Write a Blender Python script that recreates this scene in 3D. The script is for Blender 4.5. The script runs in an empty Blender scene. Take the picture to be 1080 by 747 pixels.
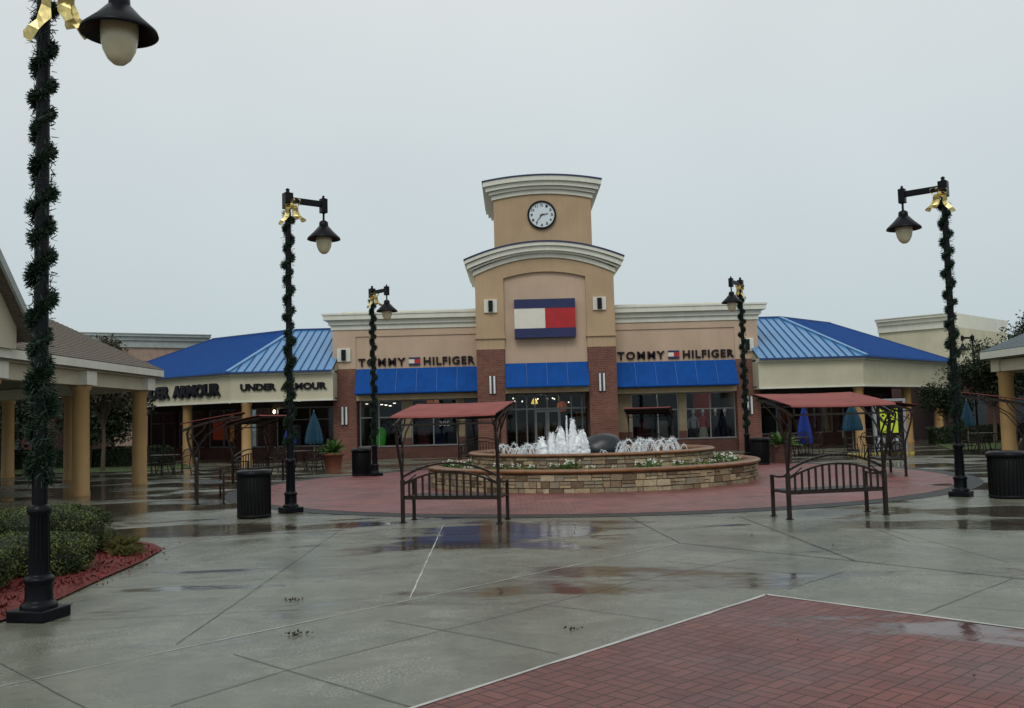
import bpy, bmesh, math, random
from mathutils import Vector, Matrix, noise
random.seed(7)
R = math.radians
PI = math.pi
scn = bpy.context.scene
COL = scn.collection
# ------------------------------------------------------------------ camera model (photo pixels 1080 x 747)
F, PITCH, ROLL, EYE = 1000.0, math.atan(68.5/1000), R(1.5), 1.7
def ray(px, py):
    u = px-540; v = 373.5-py
    a = (u*math.cos(ROLL)+v*math.sin(ROLL))/F; b = (-u*math.sin(ROLL)+v*math.cos(ROLL))/F
    return (a, math.cos(PITCH)-b*math.sin(PITCH), math.sin(PITCH)+b*math.cos(PITCH))
def G(px, py, z=0.0):
    d = ray(px, py); t = (z-EYE)/d[2]
    return (d[0]*t, d[1]*t)
cam = bpy.data.cameras.new('camera'); camo = bpy.data.objects.new('camera', cam); COL.objects.link(camo)
cam.sensor_fit = 'HORIZONTAL'; cam.sensor_width = 36; cam.lens = 36*F/1080; cam.clip_end = 2000; cam.clip_start = .05
fw = Vector((0, math.cos(PITCH), math.sin(PITCH))); up0 = Vector((0, -math.sin(PITCH), math.cos(PITCH))); rt0 = Vector((1, 0, 0))
rt = rt0*math.cos(ROLL)-up0*math.sin(ROLL); up = rt0*math.sin(ROLL)+up0*math.cos(ROLL)
m = Matrix((rt, up, -fw)).transposed().to_4x4(); m.translation = Vector((0, 0, EYE)); camo.matrix_world = m
scn.camera = camo
# ------------------------------------------------------------------ materials
MATS = {}
def nn(nt, t, **kw):
    n = nt.nodes.new(t)
    for k, v in kw.items():
        setattr(n, k, v)
    return n
def mat(name, col, rough=.6, metal=0, var=.12, scale=3.0, bump=0, bscale=40, spec=.5, emit=None, estr=1, coat=0, detail=5, streak=0):
    if name in MATS: return MATS[name]
    m = bpy.data.materials.new(name); m.use_nodes = True; nt = m.node_tree
    b = nt.nodes['Principled BSDF']; b.inputs['Roughness'].default_value = rough; b.inputs['Metallic'].default_value = metal
    b.inputs['Specular IOR Level'].default_value = spec; b.inputs['Coat Weight'].default_value = coat
    tc = nn(nt, 'ShaderNodeTexCoord')
    nz = nn(nt, 'ShaderNodeTexNoise'); nz.inputs['Scale'].default_value = scale; nz.inputs['Detail'].default_value = detail
    nt.links.new(tc.outputs['Object'], nz.inputs['Vector'])
    mr = nn(nt, 'ShaderNodeMapRange'); mr.inputs['From Min'].default_value = .3; mr.inputs['From Max'].default_value = .7
    mr.inputs['To Min'].default_value = 1-var; mr.inputs['To Max'].default_value = 1+var
    nt.links.new(nz.outputs['Fac'], mr.inputs['Value'])
    fac = mr.outputs['Result']
    if streak:
        mp = nn(nt, 'ShaderNodeMapping'); mp.inputs['Scale'].default_value = (5, 5, .35)
        n2 = nn(nt, 'ShaderNodeTexNoise'); n2.inputs['Scale'].default_value = 1.2; n2.inputs['Detail'].default_value = 6
        nt.links.new(tc.outputs['Object'], mp.inputs['Vector']); nt.links.new(mp.outputs['Vector'], n2.inputs['Vector'])
        r2 = nn(nt, 'ShaderNodeMapRange'); r2.inputs['From Min'].default_value = .4; r2.inputs['From Max'].default_value = .7
        r2.inputs['To Min'].default_value = 1; r2.inputs['To Max'].default_value = 1-streak
        nt.links.new(n2.outputs['Fac'], r2.inputs['Value'])
        ml = nn(nt, 'ShaderNodeMath', operation='MULTIPLY'); nt.links.new(fac, ml.inputs[0]); nt.links.new(r2.outputs['Result'], ml.inputs[1])
        fac = ml.outputs[0]
    vm = nn(nt, 'ShaderNodeVectorMath', operation='SCALE'); vm.inputs[0].default_value = col
    nt.links.new(fac, vm.inputs['Scale']); nt.links.new(vm.outputs[0], b.inputs['Base Color'])
    if bump:
        nb = nn(nt, 'ShaderNodeTexNoise'); nb.inputs['Scale'].default_value = bscale; nb.inputs['Detail'].default_value = 4
        bp = nn(nt, 'ShaderNodeBump'); bp.inputs['Strength'].default_value = bump; bp.inputs['Distance'].default_value = .02
        nt.links.new(tc.outputs['Object'], nb.inputs['Vector']); nt.links.new(nb.outputs['Fac'], bp.inputs['Height']); nt.links.new(bp.outputs[0], b.inputs['Normal'])
    if emit:
        b.inputs['Emission Color'].default_value = (*emit, 1); b.inputs['Emission Strength'].default_value = estr
    MATS[name] = m
    return m
def brick_mat(name, c1, c2, mortar, bw=.2, bh=.067, rough=.75, msize=.006):
    """wall brick: maps by the face's own direction so every side shows courses"""
    m = bpy.data.materials.new(name); m.use_nodes = True; nt = m.node_tree; b = nt.nodes['Principled BSDF']
    b.inputs['Roughness'].default_value = rough; b.inputs['Specular IOR Level'].default_value = .3
    ge = nn(nt, 'ShaderNodeNewGeometry'); sp = nn(nt, 'ShaderNodeSeparateXYZ'); sn = nn(nt, 'ShaderNodeSeparateXYZ')
    nt.links.new(ge.outputs['Position'], sp.inputs[0]); nt.links.new(ge.outputs['True Normal'], sn.inputs[0])
    # horizontal coordinate = pos . tangent (tangent = (-ny, nx))
    a = nn(nt, 'ShaderNodeMath', operation='MULTIPLY'); nt.links.new(sp.outputs[0], a.inputs[0]); nt.links.new(sn.outputs[1], a.inputs[1])
    c = nn(nt, 'ShaderNodeMath', operation='MULTIPLY'); nt.links.new(sp.outputs[1], c.inputs[0]); nt.links.new(sn.outputs[0], c.inputs[1])
    d = nn(nt, 'ShaderNodeMath', operation='SUBTRACT'); nt.links.new(c.outputs[0], d.inputs[0]); nt.links.new(a.outputs[0], d.inputs[1])
    cb = nn(nt, 'ShaderNodeCombineXYZ'); nt.links.new(d.outputs[0], cb.inputs[0]); nt.links.new(sp.outputs[2], cb.inputs[1])
    bt = nn(nt, 'ShaderNodeTexBrick'); bt.inputs['Scale'].default_value = 1
    bt.inputs['Brick Width'].default_value = bw; bt.inputs['Row Height'].default_value = bh; bt.inputs['Mortar Size'].default_value = msize
    bt.inputs['Color1'].default_value = (*c1, 1); bt.inputs['Color2'].default_value = (*c2, 1); bt.inputs['Mortar'].default_value = (*mortar, 1)
    nt.links.new(cb.outputs[0], bt.inputs['Vector'])
    nz = nn(nt, 'ShaderNodeTexNoise'); nz.inputs['Scale'].default_value = 1.3; nz.inputs['Detail'].default_value = 6
    nt.links.new(ge.outputs['Position'], nz.inputs['Vector'])
    mr = nn(nt, 'ShaderNodeMapRange'); mr.inputs['To Min'].default_value = .6; mr.inputs['To Max'].default_value = 1.4; nt.links.new(nz.outputs['Fac'], mr.inputs['Value'])
    vm = nn(nt, 'ShaderNodeVectorMath', operation='SCALE'); nt.links.new(bt.outputs['Color'], vm.inputs[0]); nt.links.new(mr.outputs[0], vm.inputs['Scale'])
    nt.links.new(vm.outputs[0], b.inputs['Base Color'])
    bp = nn(nt, 'ShaderNodeBump'); bp.invert = True; bp.inputs['Strength'].default_value = .5; bp.inputs['Distance'].default_value = .01
    nt.links.new(bt.outputs['Fac'], bp.inputs['Height']); nt.links.new(bp.outputs[0], b.inputs['Normal'])
    MATS[name] = m
    return m
def wet_ground(name, kind, rot=0.0, origin=(0, 0), c1=(.13, .135, .12), c2=(.2, .2, .18)):
    """kind: concrete / basket / ring.  Wetness is a real film: puddles lower the roughness and deepen the colour."""
    m = bpy.data.materials.new(name); m.use_nodes = True; nt = m.node_tree; b = nt.nodes['Principled BSDF']
    L = nt.links.new
    ge = nn(nt, 'ShaderNodeNewGeometry')
    mp = nn(nt, 'ShaderNodeMapping'); mp.vector_type = 'TEXTURE'; mp.inputs['Location'].default_value = (origin[0], origin[1], 0); mp.inputs['Rotation'].default_value = (0, 0, rot)
    L(ge.outputs['Position'], mp.inputs['Vector'])
    def noise_n(scale, detail=5, rough=.55, vec=None, dist=0):
        n = nn(nt, 'ShaderNodeTexNoise'); n.inputs['Scale'].default_value = scale; n.inputs['Detail'].default_value = detail
        n.inputs['Roughness'].default_value = rough; n.inputs['Distortion'].default_value = dist
        L(vec or ge.outputs['Position'], n.inputs['Vector']); return n.outputs['Fac']
    def rng(v, a, b_, c, d, smooth=False):
        n = nn(nt, 'ShaderNodeMapRange'); n.inputs['From Min'].default_value = a; n.inputs['From Max'].default_value = b_
        n.inputs['To Min'].default_value = c; n.inputs['To Max'].default_value = d
        if smooth: n.interpolation_type = 'SMOOTHSTEP'
        L(v, n.inputs['Value']); return n.outputs[0]
    def math_(op, a, b_):
        n = nn(nt, 'ShaderNodeMath', operation=op)
        for i, v in enumerate((a, b_)):
            if isinstance(v, (int, float)): n.inputs[i].default_value = v
            else: L(v, n.inputs[i])
        return n.outputs[0]
    st = nn(nt, 'ShaderNodeMapping'); st.inputs['Scale'].default_value = (.33, .62, 1); st.inputs['Location'].default_value = (3.1, 7.7, 0); L(ge.outputs['Position'], st.inputs['Vector'])
    big = noise_n(.9, 4, .55, st.outputs[0], .6)
    # more standing water in the middle distance of the plaza than in the foreground
    sep = nn(nt, 'ShaderNodeSeparateXYZ'); L(ge.outputs['Position'], sep.inputs[0])
    wet = rng(sep.outputs[1], 8, 14, -.12, .06)
    tot = math_('ADD', big, rng(sep.outputs[1], 15, 20, -.065, .04))
    for cx_, cy_, rx_, ry_, am_ in ((.8, 14.2, 2.9, 2.3, .27), (-4.4, 15.6, 3.2, 1.6, .27), (-8.5, 20.5, 4.5, 3.0, .1), (8.3, 15.6, 2.4, 1.1, .26), (5.2, 14.2, 1.2, .5, .2), (-3.3, 10.2, 1.7, .32, .24), (3.3, 14.6, .9, .35, .14), (6.9, 13.2, .8, .22, .12), (3.2, 8.0, .6, .25, .14)):
        c_ = nn(nt, 'ShaderNodeVectorMath', operation='SUBTRACT'); L(ge.outputs['Position'], c_.inputs[0]); c_.inputs[1].default_value = (cx_, cy_, 0)
        d_ = nn(nt, 'ShaderNodeVectorMath', operation='MULTIPLY'); L(c_.outputs[0], d_.inputs[0]); d_.inputs[1].default_value = (1/rx_, 1/ry_, 0)
        l_ = nn(nt, 'ShaderNodeVectorMath', operation='LENGTH'); L(d_.outputs[0], l_.inputs[0])
        tot = math_('ADD', tot, rng(l_.outputs['Value'], 0, 1.1, am_, 0, True))
    fine = noise_n(3.2, 6, .7, st.outputs[0], .5)
    tot = math_('ADD', tot, rng(fine, .3, .7, -.05, .05))
    pud = rng(tot, *((.5, .58) if kind != 'ring' else (.62, .74)), 0, 1, True)
    damp = rng(noise_n(.6, 6, .6, None, .8), .35, .65, 0, 1)
    if kind == 'concrete':
        colr = nn(nt, 'ShaderNodeMixRGB'); colr.inputs[1].default_value = (*c1, 1); colr.inputs[2].default_value = (*c2, 1)
        L(math_('MULTIPLY', rng(noise_n(2.2, 8, .65), .3, .7, 0, 1), .8), colr.inputs[0]); base = colr.outputs[0]
        speck = math_('MULTIPLY', rng(noise_n(120, 3, .7), .3, .7, .65, 1.35), rng(noise_n(9, 6, .75), .3, .7, .86, 1.14))
        hgt = noise_n(90, 3, .6)
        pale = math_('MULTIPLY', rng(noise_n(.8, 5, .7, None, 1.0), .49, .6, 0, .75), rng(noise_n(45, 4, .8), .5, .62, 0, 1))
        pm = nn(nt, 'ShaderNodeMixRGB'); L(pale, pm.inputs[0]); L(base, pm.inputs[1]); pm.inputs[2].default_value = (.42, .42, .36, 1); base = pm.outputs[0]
        sm_ = nn(nt, 'ShaderNodeMixRGB'); L(math_('MULTIPLY', pud, rng(noise_n(1.4, 5, .65), .4, .6, .2, .85)), sm_.inputs[0]); L(base, sm_.inputs[1]); sm_.inputs[2].default_value = (.095, .062, .035, 1); base = sm_.outputs[0]
        mortar = None
    else:
        bw, bh = (.2, .1)
        def bk(vec, w=bw):
            t = nn(nt, 'ShaderNodeTexBrick'); t.inputs['Scale'].default_value = 1; t.offset = 0 if kind == 'basket' else .5
            t.inputs['Brick Width'].default_value = w; t.inputs['Row Height'].default_value = bh; t.inputs['Mortar Size'].default_value = .0065
            t.inputs['Mortar Smooth'].default_value = .4
            t.inputs['Color1'].default_value = (*c1, 1); t.inputs['Color2'].default_value = (*c2, 1); t.inputs['Mortar'].default_value = (c1[0]*.28, c1[1]*.4, c1[2]*.4, 1)
            L(vec, t.inputs['Vector']); return t
        t1 = bk(mp.outputs[0])
        if kind == 'basket':
            r2 = nn(nt, 'ShaderNodeMapping'); r2.inputs['Rotation'].default_value = (0, 0, PI/2); L(mp.outputs[0], r2.inputs['Vector'])
            t2 = bk(r2.outputs[0])
            ck = nn(nt, 'ShaderNodeTexChecker'); ck.inputs['Scale'].default_value = 5; L(mp.outputs[0], ck.inputs['Vector'])
            sm = nn(nt, 'ShaderNodeSeparateXYZ'); L(mp.outputs[0], sm.inputs[0])
            cz = nn(nt, 'ShaderNodeCombineXYZ'); L(sm.outputs[0], cz.inputs[0]); L(sm.outputs[1], cz.inputs[1]); cz.inputs[2].default_value = .05; L(cz.outputs[0], ck.inputs['Vector'])
            mx = nn(nt, 'ShaderNodeMixRGB'); L(ck.outputs['Fac'], mx.inputs[0]); L(t1.outputs['Color'], mx.inputs[1]); L(t2.outputs['Color'], mx.inputs[2])
            mf = nn(nt, 'ShaderNodeMixRGB'); L(ck.outputs['Fac'], mf.inputs[0]); L(t1.outputs['Fac'], mf.inputs[1]); L(t2.outputs['Fac'], mf.inputs[2])
            base = mx.outputs[0]; mortar = mf.outputs[0]
        else:
            base = t1.outputs['Color']; mortar = t1.outputs['Fac']
        speck = rng(noise_n(1.1, 8, .7), .3, .7, .72, 1.25)
        hgt = math_('SUBTRACT', noise_n(60, 3, .6), math_('MULTIPLY', mortar, 1.5))
    dk = math_('MULTIPLY', math_('MULTIPLY', speck, rng(pud, 0, 1, 1, .55)), rng(damp, 0, 1, .86, 1.12))
    vm = nn(nt, 'ShaderNodeVectorMath', operation='SCALE'); L(base, vm.inputs[0]); L(dk, vm.inputs['Scale']); L(vm.outputs[0], b.inputs['Base Color'])
    dry = rng(damp, 0, 1, .17, .36) if kind == 'concrete' else rng(damp, 0, 1, .34, .55)
    ro = nn(nt, 'ShaderNodeMixRGB'); L(pud, ro.inputs[0]); L(dry, ro.inputs[1]); ro.inputs[2].default_value = (.10, .10, .10, 1)
    L(ro.outputs[0], b.inputs['Roughness'])
    b.inputs['IOR'].default_value = 1.36
    bp = nn(nt, 'ShaderNodeBump'); bp.inputs['Distance'].default_value = .004; L(hgt, bp.inputs['Height'])
    L(rng(pud, 0, 1, .45 if kind == 'concrete' else .6, .015), bp.inputs['Strength']); 
    # slow unevenness ripples the mirror image a little
    b2 = nn(nt, 'ShaderNodeBump'); b2.inputs['Strength'].default_value = .22; b2.inputs['Distance'].default_value = .02
    L(noise_n(3.5, 3), b2.inputs['Height']); L(bp.outputs[0], b2.inputs['Normal']); L(b2.outputs[0], b.inputs['Normal'])
    MATS[name] = m
    return m
def stone_mat(name):
    m = bpy.data.materials.new(name); m.use_nodes = True; nt = m.node_tree; b = nt.nodes['Principled BSDF']; L = nt.links.new
    at = nn(nt, 'ShaderNodeAttribute'); at.attribute_name = 'tone'
    cr = nn(nt, 'ShaderNodeValToRGB'); L(at.outputs['Fac'], cr.inputs[0])
    e = cr.color_ramp.elements; e[0].color = (.11, .07, .04, 1); e[1].color = (.50, .42, .28, 1)
    for p, c in ((.3, (.30, .22, .13, 1)), (.55, (.25, .22, .16, 1)), (.75, (.40, .31, .18, 1))):
        x = cr.color_ramp.elements.new(p); x.color = c
    tc = nn(nt, 'ShaderNodeNewGeometry'); nz = nn(nt, 'ShaderNodeTexNoise'); nz.inputs['Scale'].default_value = 14; nz.inputs['Detail'].default_value = 6; L(tc.outputs['Position'], nz.inputs['Vector'])
    mr = nn(nt, 'ShaderNodeMapRange'); mr.inputs['To Min'].default_value = .5; mr.inputs['To Max'].default_value = 1.4; L(nz.outputs['Fac'], mr.inputs['Value'])
    vm = nn(nt, 'ShaderNodeVectorMath', operation='SCALE'); L(cr.outputs[0], vm.inputs[0]); L(mr.outputs[0], vm.inputs['Scale']); L(vm.outputs[0], b.inputs['Base Color'])
    b.inputs['Roughness'].default_value = .5
    bp = nn(nt, 'ShaderNodeBump'); bp.inputs['Strength'].default_value = .6; bp.inputs['Distance'].default_value = .02; L(nz.outputs['Fac'], bp.inputs['Height']); L(bp.outputs[0], b.inputs['Normal'])
    MATS[name] = m; return m
def glass_mat(name, tint=(.75, .8, .8), refl=1.0):
    m = bpy.data.materials.new(name); m.use_nodes = True; nt = m.node_tree; L = nt.links.new
    nt.nodes.remove(nt.nodes['Principled BSDF']); out = nt.nodes['Material Output']
    tr = nn(nt, 'ShaderNodeBsdfTransparent'); tr.inputs[0].default_value = (*tint, 1)
    gl = nn(nt, 'ShaderNodeBsdfGlossy'); gl.inputs['Roughness'].default_value = .02; gl.inputs[0].default_value = (.9, .95, 1, 1)
    fr = nn(nt, 'ShaderNodeFresnel'); fr.inputs[0].default_value = 1.5
    mu = nn(nt, 'ShaderNodeMath', operation='MULTIPLY'); mu.inputs[1].default_value = refl; L(fr.outputs[0], mu.inputs[0])
    mx = nn(nt, 'ShaderNodeMixShader'); L(mu.outputs[0], mx.inputs[0]); L(tr.outputs[0], mx.inputs[1]); L(gl.outputs[0], mx.inputs[2]); L(mx.outputs[0], out.inputs[0])
    MATS[name] = m; return m
def leaf_mat(name, c1, c2, rough=.55):
    m = bpy.data.materials.new(name); m.use_nodes = True; nt = m.node_tree; b = nt.nodes['Principled BSDF']; L = nt.links.new
    at = nn(nt, 'ShaderNodeAttribute'); at.attribute_name = 'tone'
    mx = nn(nt, 'ShaderNodeMixRGB'); L(at.outputs['Fac'], mx.inputs[0]); mx.inputs[1].default_value = (*c1, 1); mx.inputs[2].default_value = (*c2, 1)
    L(mx.outputs[0], b.inputs['Base Color']); b.inputs['Roughness'].default_value = rough; b.inputs['Specular IOR Level'].default_value = .3
    MATS[name] = m; return m
def water_mat(name, a=.8):
    m = bpy.data.materials.new(name); m.use_nodes = True; nt = m.node_tree; b = nt.nodes['Principled BSDF']; L = nt.links.new
    b.inputs['Base Color'].default_value = (.93, .96, .98, 1); b.inputs['Roughness'].default_value = .3; b.inputs['Subsurface Weight'].default_value = 0
    g = nn(nt, 'ShaderNodeNewGeometry'); nz = nn(nt, 'ShaderNodeTexNoise'); nz.inputs['Scale'].default_value = 22; nz.inputs['Detail'].default_value = 4; L(g.outputs['Position'], nz.inputs['Vector'])
    mr = nn(nt, 'ShaderNodeMapRange'); mr.inputs['From Min'].default_value = .38; mr.inputs['From Max'].default_value = .55; mr.inputs['To Min'].default_value = a-(.45 if a < .95 else .15); mr.inputs['To Max'].default_value = a; L(nz.outputs['Fac'], mr.inputs['Value'])
    L(mr.outputs[0], b.inputs['Alpha'])
    MATS[name] = m; return m

stucco = mat('tan_stucco', (.46, .33, .20), .85, var=.08, scale=.9, bump=.25, bscale=60, streak=.06)
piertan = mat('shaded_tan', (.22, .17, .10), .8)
stucco_lt = mat('pinkish_stucco', (.53, .39, .28), .85, var=.08, scale=.8, bump=.25, bscale=60, streak=.05)
cream = mat('cream_paint', (.54, .51, .37), .75, var=.08, scale=1.1, bump=.15, bscale=50, streak=.04)
cornice_m = mat('cornice_cream', (.70, .70, .60), .7, var=.05, scale=1.2, streak=.08)
coltan = mat('column_ochre', (.45, .275, .11), .6, var=.08, scale=2, bump=.15, streak=.12)
brick = brick_mat('red_brick', (.135, .042, .03), (.20, .072, .05), (.19, .14, .11), bw=.22, bh=.08, msize=.009)
brick_dk = brick_mat('dark_brick', (.085, .028, .022), (.11, .04, .03), (.075, .055, .045), bw=.22, bh=.08, msize=.009)
blue_aw = mat('blue_canvas', (.003, .068, .30), .7, spec=.15, var=.1, scale=2, streak=.15)
blue_roof = mat('deep_blue_roof', (.006, .125, .42), .5, spec=.3, var=.1, scale=.6)
blue_lt = mat('pale_blue_roof', (.09, .26, .48), .3, var=.08, scale=.8)  # front slopes and hip caps in paler blue, other slopes in deeper blue
blue_seam = mat('blue_roof_seam', (.01, .05, .2), .5)
navy = mat('navy_trim', (.01, .018, .09), .5)
red_p = mat('red_panel', (.42, .008, .012), .45)
white_p = mat('ivory_panel', (.72, .70, .60), .5, var=.04)
black_m = mat('black_metal', (.004, .0045, .007), .36, var=.2, scale=8, spec=.16)
black_l = mat('black_letter', (.007, .007, .011), .45, spec=.2)
bronze_l = mat('dark_letter', (.014, .007, .011), .45, spec=.2)
brownm = mat('bronze_metal', (.022, .014, .011), .4, metal=.1, var=.35, scale=9, spec=.3)
canopy_m = mat('red_canopy', (.26, .078, .07), .8, spec=.2, var=.15, scale=2.5)
dkgrey = mat('dark_bin', (.006, .006, .007), .5, var=.2, scale=6, spec=.15)
shingle_l = mat('brown_shingle', (.14, .115, .09), .9, var=.35, scale=14, bump=.8, bscale=25)
shingle_r = mat('grey_shingle', (.13, .165, .18), .85, var=.35, scale=14, bump=.8, bscale=25)
gold = mat('gold_foil', (.80, .66, .27), .3, metal=.4, var=.25, scale=18)
globe_m = mat('frosted_globe', (.62, .56, .38), .25, var=.1, scale=6)
cap_m = mat('terracotta_cap', (.22, .10, .038), .35, var=.3, scale=5, streak=.2)
soil = mat('brown_soil', (.12, .055, .025), .8, var=.4, scale=9, bump=.8, bscale=20)
mulch_m = mat('red_mulch', (.13, .016, .012), .8, var=.5, scale=30, bump=1, bscale=60)
granite = mat('black_granite', (.008, .012, .014), .36, var=.5, scale=25)
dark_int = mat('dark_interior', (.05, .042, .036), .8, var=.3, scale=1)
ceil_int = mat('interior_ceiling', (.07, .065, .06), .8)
frame_m = mat('grey_window_frame', (.2, .2, .2), .4, metal=.3)
frame_dk = mat('dark_window_frame', (.06, .06, .06), .4, metal=.3)
lampw = mat('white_lamp', (.75, .75, .75), .4)
teal = mat('teal_umbrella', (.003, .045, .08), .75, var=.2, scale=6)
blueu = mat('blue_umbrella', (.004, .028, .22), .75, var=.2, scale=6)
terra = mat('terracotta', (.22, .07, .035), .65)
grass_m = mat('lawn_green', (.055, .085, .02), .9, var=.4, scale=8, bump=1, bscale=60)
bark = mat('bark', (.09, .065, .045), .9, bump=.6)
spot = mat('lit_bulb', (.9, .8, .6), .4, emit=(1, .82, .55), estr=7)
spot_w = mat('white_lit_bulb', (.9, .9, .9), .4, emit=(1, .9, .75), estr=2.2)
yellowlamp = mat('yellow_glow', (.9, .7, .2), .4, emit=(1, .68, .12), estr=1.1)
orangelamp = mat('orange_glow', (.7, .2, .05), .4, emit=(1, .25, .06), estr=.1)
joint_s = mat('soft_joint', (.07, .07, .06), .45)
joint_m = mat('dark_joint', (.05, .05, .043), .5)
white_j = mat('pale_joint', (.42, .42, .39), .5, var=.35, scale=4)
white_j2 = mat('bright_edge', (.42, .42, .39), .5, var=.25, scale=4)
glass = glass_mat('shop_glass', (.78, .8, .8), .42)
stone = stone_mat('stacked_stone')
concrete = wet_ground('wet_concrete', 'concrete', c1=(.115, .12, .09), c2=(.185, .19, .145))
concrete_d = mat('dark_border_paving', (.02, .021, .022), .5, var=.4, scale=3, bump=.3, spec=.2)
basket = wet_ground('wet_basket_brick', 'basket', rot=0, origin=(2.31, 8.97), c1=(.122, .041, .034), c2=(.168, .061, .050))
ringbrick = wet_ground('wet_ring_brick', 'ring', c1=(.185, .064, .06), c2=(.255, .10, .09))
needle = leaf_mat('garland_needle', (.008, .02, .012), (.025, .06, .03))
box_leaf = leaf_mat('boxwood_leaf', (.02, .034, .008), (.13, .155, .045))
tree_leaf = leaf_mat('tree_leaf', (.012, .022, .01), (.042, .058, .026))
tree_brn = leaf_mat('olive_leaf', (.022, .026, .012), (.085, .07, .035))
palm_leaf = leaf_mat('palm_leaf', (.03, .08, .015), (.1, .2, .04))
flower_leaf = leaf_mat('flower_leaf', (.03, .07, .012), (.1, .2, .04))
petal = leaf_mat('petal', (.6, .6, .5), (.85, .85, .8))
foam = water_mat('foaming_water', 1.0); spray = water_mat('spray_water', .8)
pool = mat('pool_water', (.05, .08, .09), .05, var=.1, bump=.6, bscale=9)

# ------------------------------------------------------------------ mesh builder
class MB:
    def __init__(s):
        s.v = []; s.f = []; s.sm = []; s.mi = []; s.tone = []; s.cur = 0; s.t = 0.5
    def add(s, vs, fs, smooth=False, tone=None):
        o = len(s.v); s.v += [tuple(p) for p in vs]; s.tone += [s.t if tone is None else tone]*len(vs)
        for f in fs: s.f.append(tuple(i+o for i in f)); s.sm.append(smooth); s.mi.append(s.cur)
        return s
    def box(s, x0, x1, y0, y1, z0, z1):
        vs = [(x, y, z) for z in (z0, z1) for x, y in ((x0, y0), (x1, y0), (x1, y1), (x0, y1))]
        return s.add(vs, [(3, 2, 1, 0), (4, 5, 6, 7), (0, 1, 5, 4), (1, 2, 6, 5), (2, 3, 7, 6), (3, 0, 4, 7)])
    def fp(s, pts, z0, z1):
        n = len(pts)
        a = sum(pts[i][0]*pts[(i+1) % n][1]-pts[(i+1) % n][0]*pts[i][1] for i in range(n))
        if a < 0: pts = pts[::-1]
        vs = [(p[0], p[1], z0) for p in pts]+[(p[0], p[1], z1) for p in pts]
        return s.add(vs, [tuple(range(n))[::-1], tuple(range(n, 2*n))]+[(i, (i+1) % n, n+(i+1) % n, n+i) for i in range(n)])
    def wall(s, p0, p1, z0, z1, t0, t1):
        """upright slab along p0-p1; t0..t1 is the offset to the left of the direction"""
        d = Vector((p1[0]-p0[0], p1[1]-p0[1])).normalized(); n = Vector((-d.y, d.x)); a = Vector(p0[:2]); b = Vector(p1[:2])
        return s.fp([tuple(a+n*t0), tuple(b+n*t0), tuple(b+n*t1), tuple(a+n*t1)], z0, z1)
    def bar(s, p0, p1, w, h=None):
        h = h or w; p0 = Vector(p0); p1 = Vector(p1); d = (p1-p0).normalized()
        ref = Vector((0, 0, 1)) if abs(d.z) < .95 else Vector((0, 1, 0))
        a = d.cross(ref).normalized()*w/2; b = a.normalized().cross(d).normalized()*h/2
        vs = [p0-a-b, p0+a-b, p0+a+b, p0-a+b, p1-a-b, p1+a-b, p1+a+b, p1-a+b]
        return s.add(vs, [(0, 1, 2, 3), (7, 6, 5, 4), (4, 5, 1, 0), (5, 6, 2, 1), (6, 7, 3, 2), (7, 4, 0, 3)])
    def poly(s, pts, w, h=None):
        for i in range(len(pts)-1):
            a = Vector(pts[i]); b = Vector(pts[i+1]); e = (b-a).normalized()*min(w*.3, .01); s.bar(a-e, b+e, w, h)
        return s
    def tube(s, pts, r, n=8, caps=True):
        pts = [Vector(p) for p in pts]; rs = r if isinstance(r, (list, tuple)) else [r]*len(pts); vs = []; fs = []
        ref = None
        for i, p in enumerate(pts):
            d = (pts[min(i+1, len(pts)-1)]-pts[max(i-1, 0)]).normalized()
            if ref is None: ref = Vector((1, 0, 0)) if abs(d.x) < .8 else Vector((0, 1, 0))
            a = (ref-d*ref.dot(d)).normalized(); ref = a; b = d.cross(a)
            for k in range(n):
                t = 2*PI*k/n; vs.append(p+(a*math.cos(t)+b*math.sin(t))*rs[i])
        for i in range(len(pts)-1):
            for k in range(n): fs.append((i*n+k, i*n+(k+1) % n, (i+1)*n+(k+1) % n, (i+1)*n+k))
        s.add(vs, fs, True)
        if caps:
            s.add(vs[:n], [tuple(range(n))[::-1]]); s.add(vs[-n:], [tuple(range(n))])
        return s
    def lathe(s, prof, c=(0, 0, 0), n=24, smooth=True, caps=True, squash=(1, 1)):
        vs = []; fs = []
        for r, z in prof:
            for k in range(n):
                t = 2*PI*k/n; vs.append((c[0]+r*math.cos(t)*squash[0], c[1]+r*math.sin(t)*squash[1], c[2]+z))
        for i in range(len(prof)-1):
            for k in range(n): fs.append((i*n+k, i*n+(k+1) % n, (i+1)*n+(k+1) % n, (i+1)*n+k))
        s.add(vs, fs, smooth)
        if caps:
            if prof[0][0] > 1e-4: s.add(vs[:n], [tuple(range(n))[::-1]])
            if prof[-1][0] > 1e-4: s.add(vs[-n:], [tuple(range(n))])
        return s
    def strip(s, x0, x1, zb, zt, y0, y1, n=24):
        """solid between two curves zb(x), zt(x), from y0 to y1"""
        vs = []; fs = []
        for i in range(n+1):
            x = x0+(x1-x0)*i/n; vs += [(x, y0, zb(x)), (x, y0, zt(x)), (x, y1, zb(x)), (x, y1, zt(x))]
        for i in range(n):
            a = i*4; b = a+4
            fs += [(a, b, b+1, a+1), (a+2, a+3, b+3, b+2), (a+1, b+1, b+3, a+3), (a, a+2, b+2, b)]
        fs += [(0, 1, 3, 2), (n*4, n*4+2, n*4+3, n*4+1)]
        return s.add(vs, fs)
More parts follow.
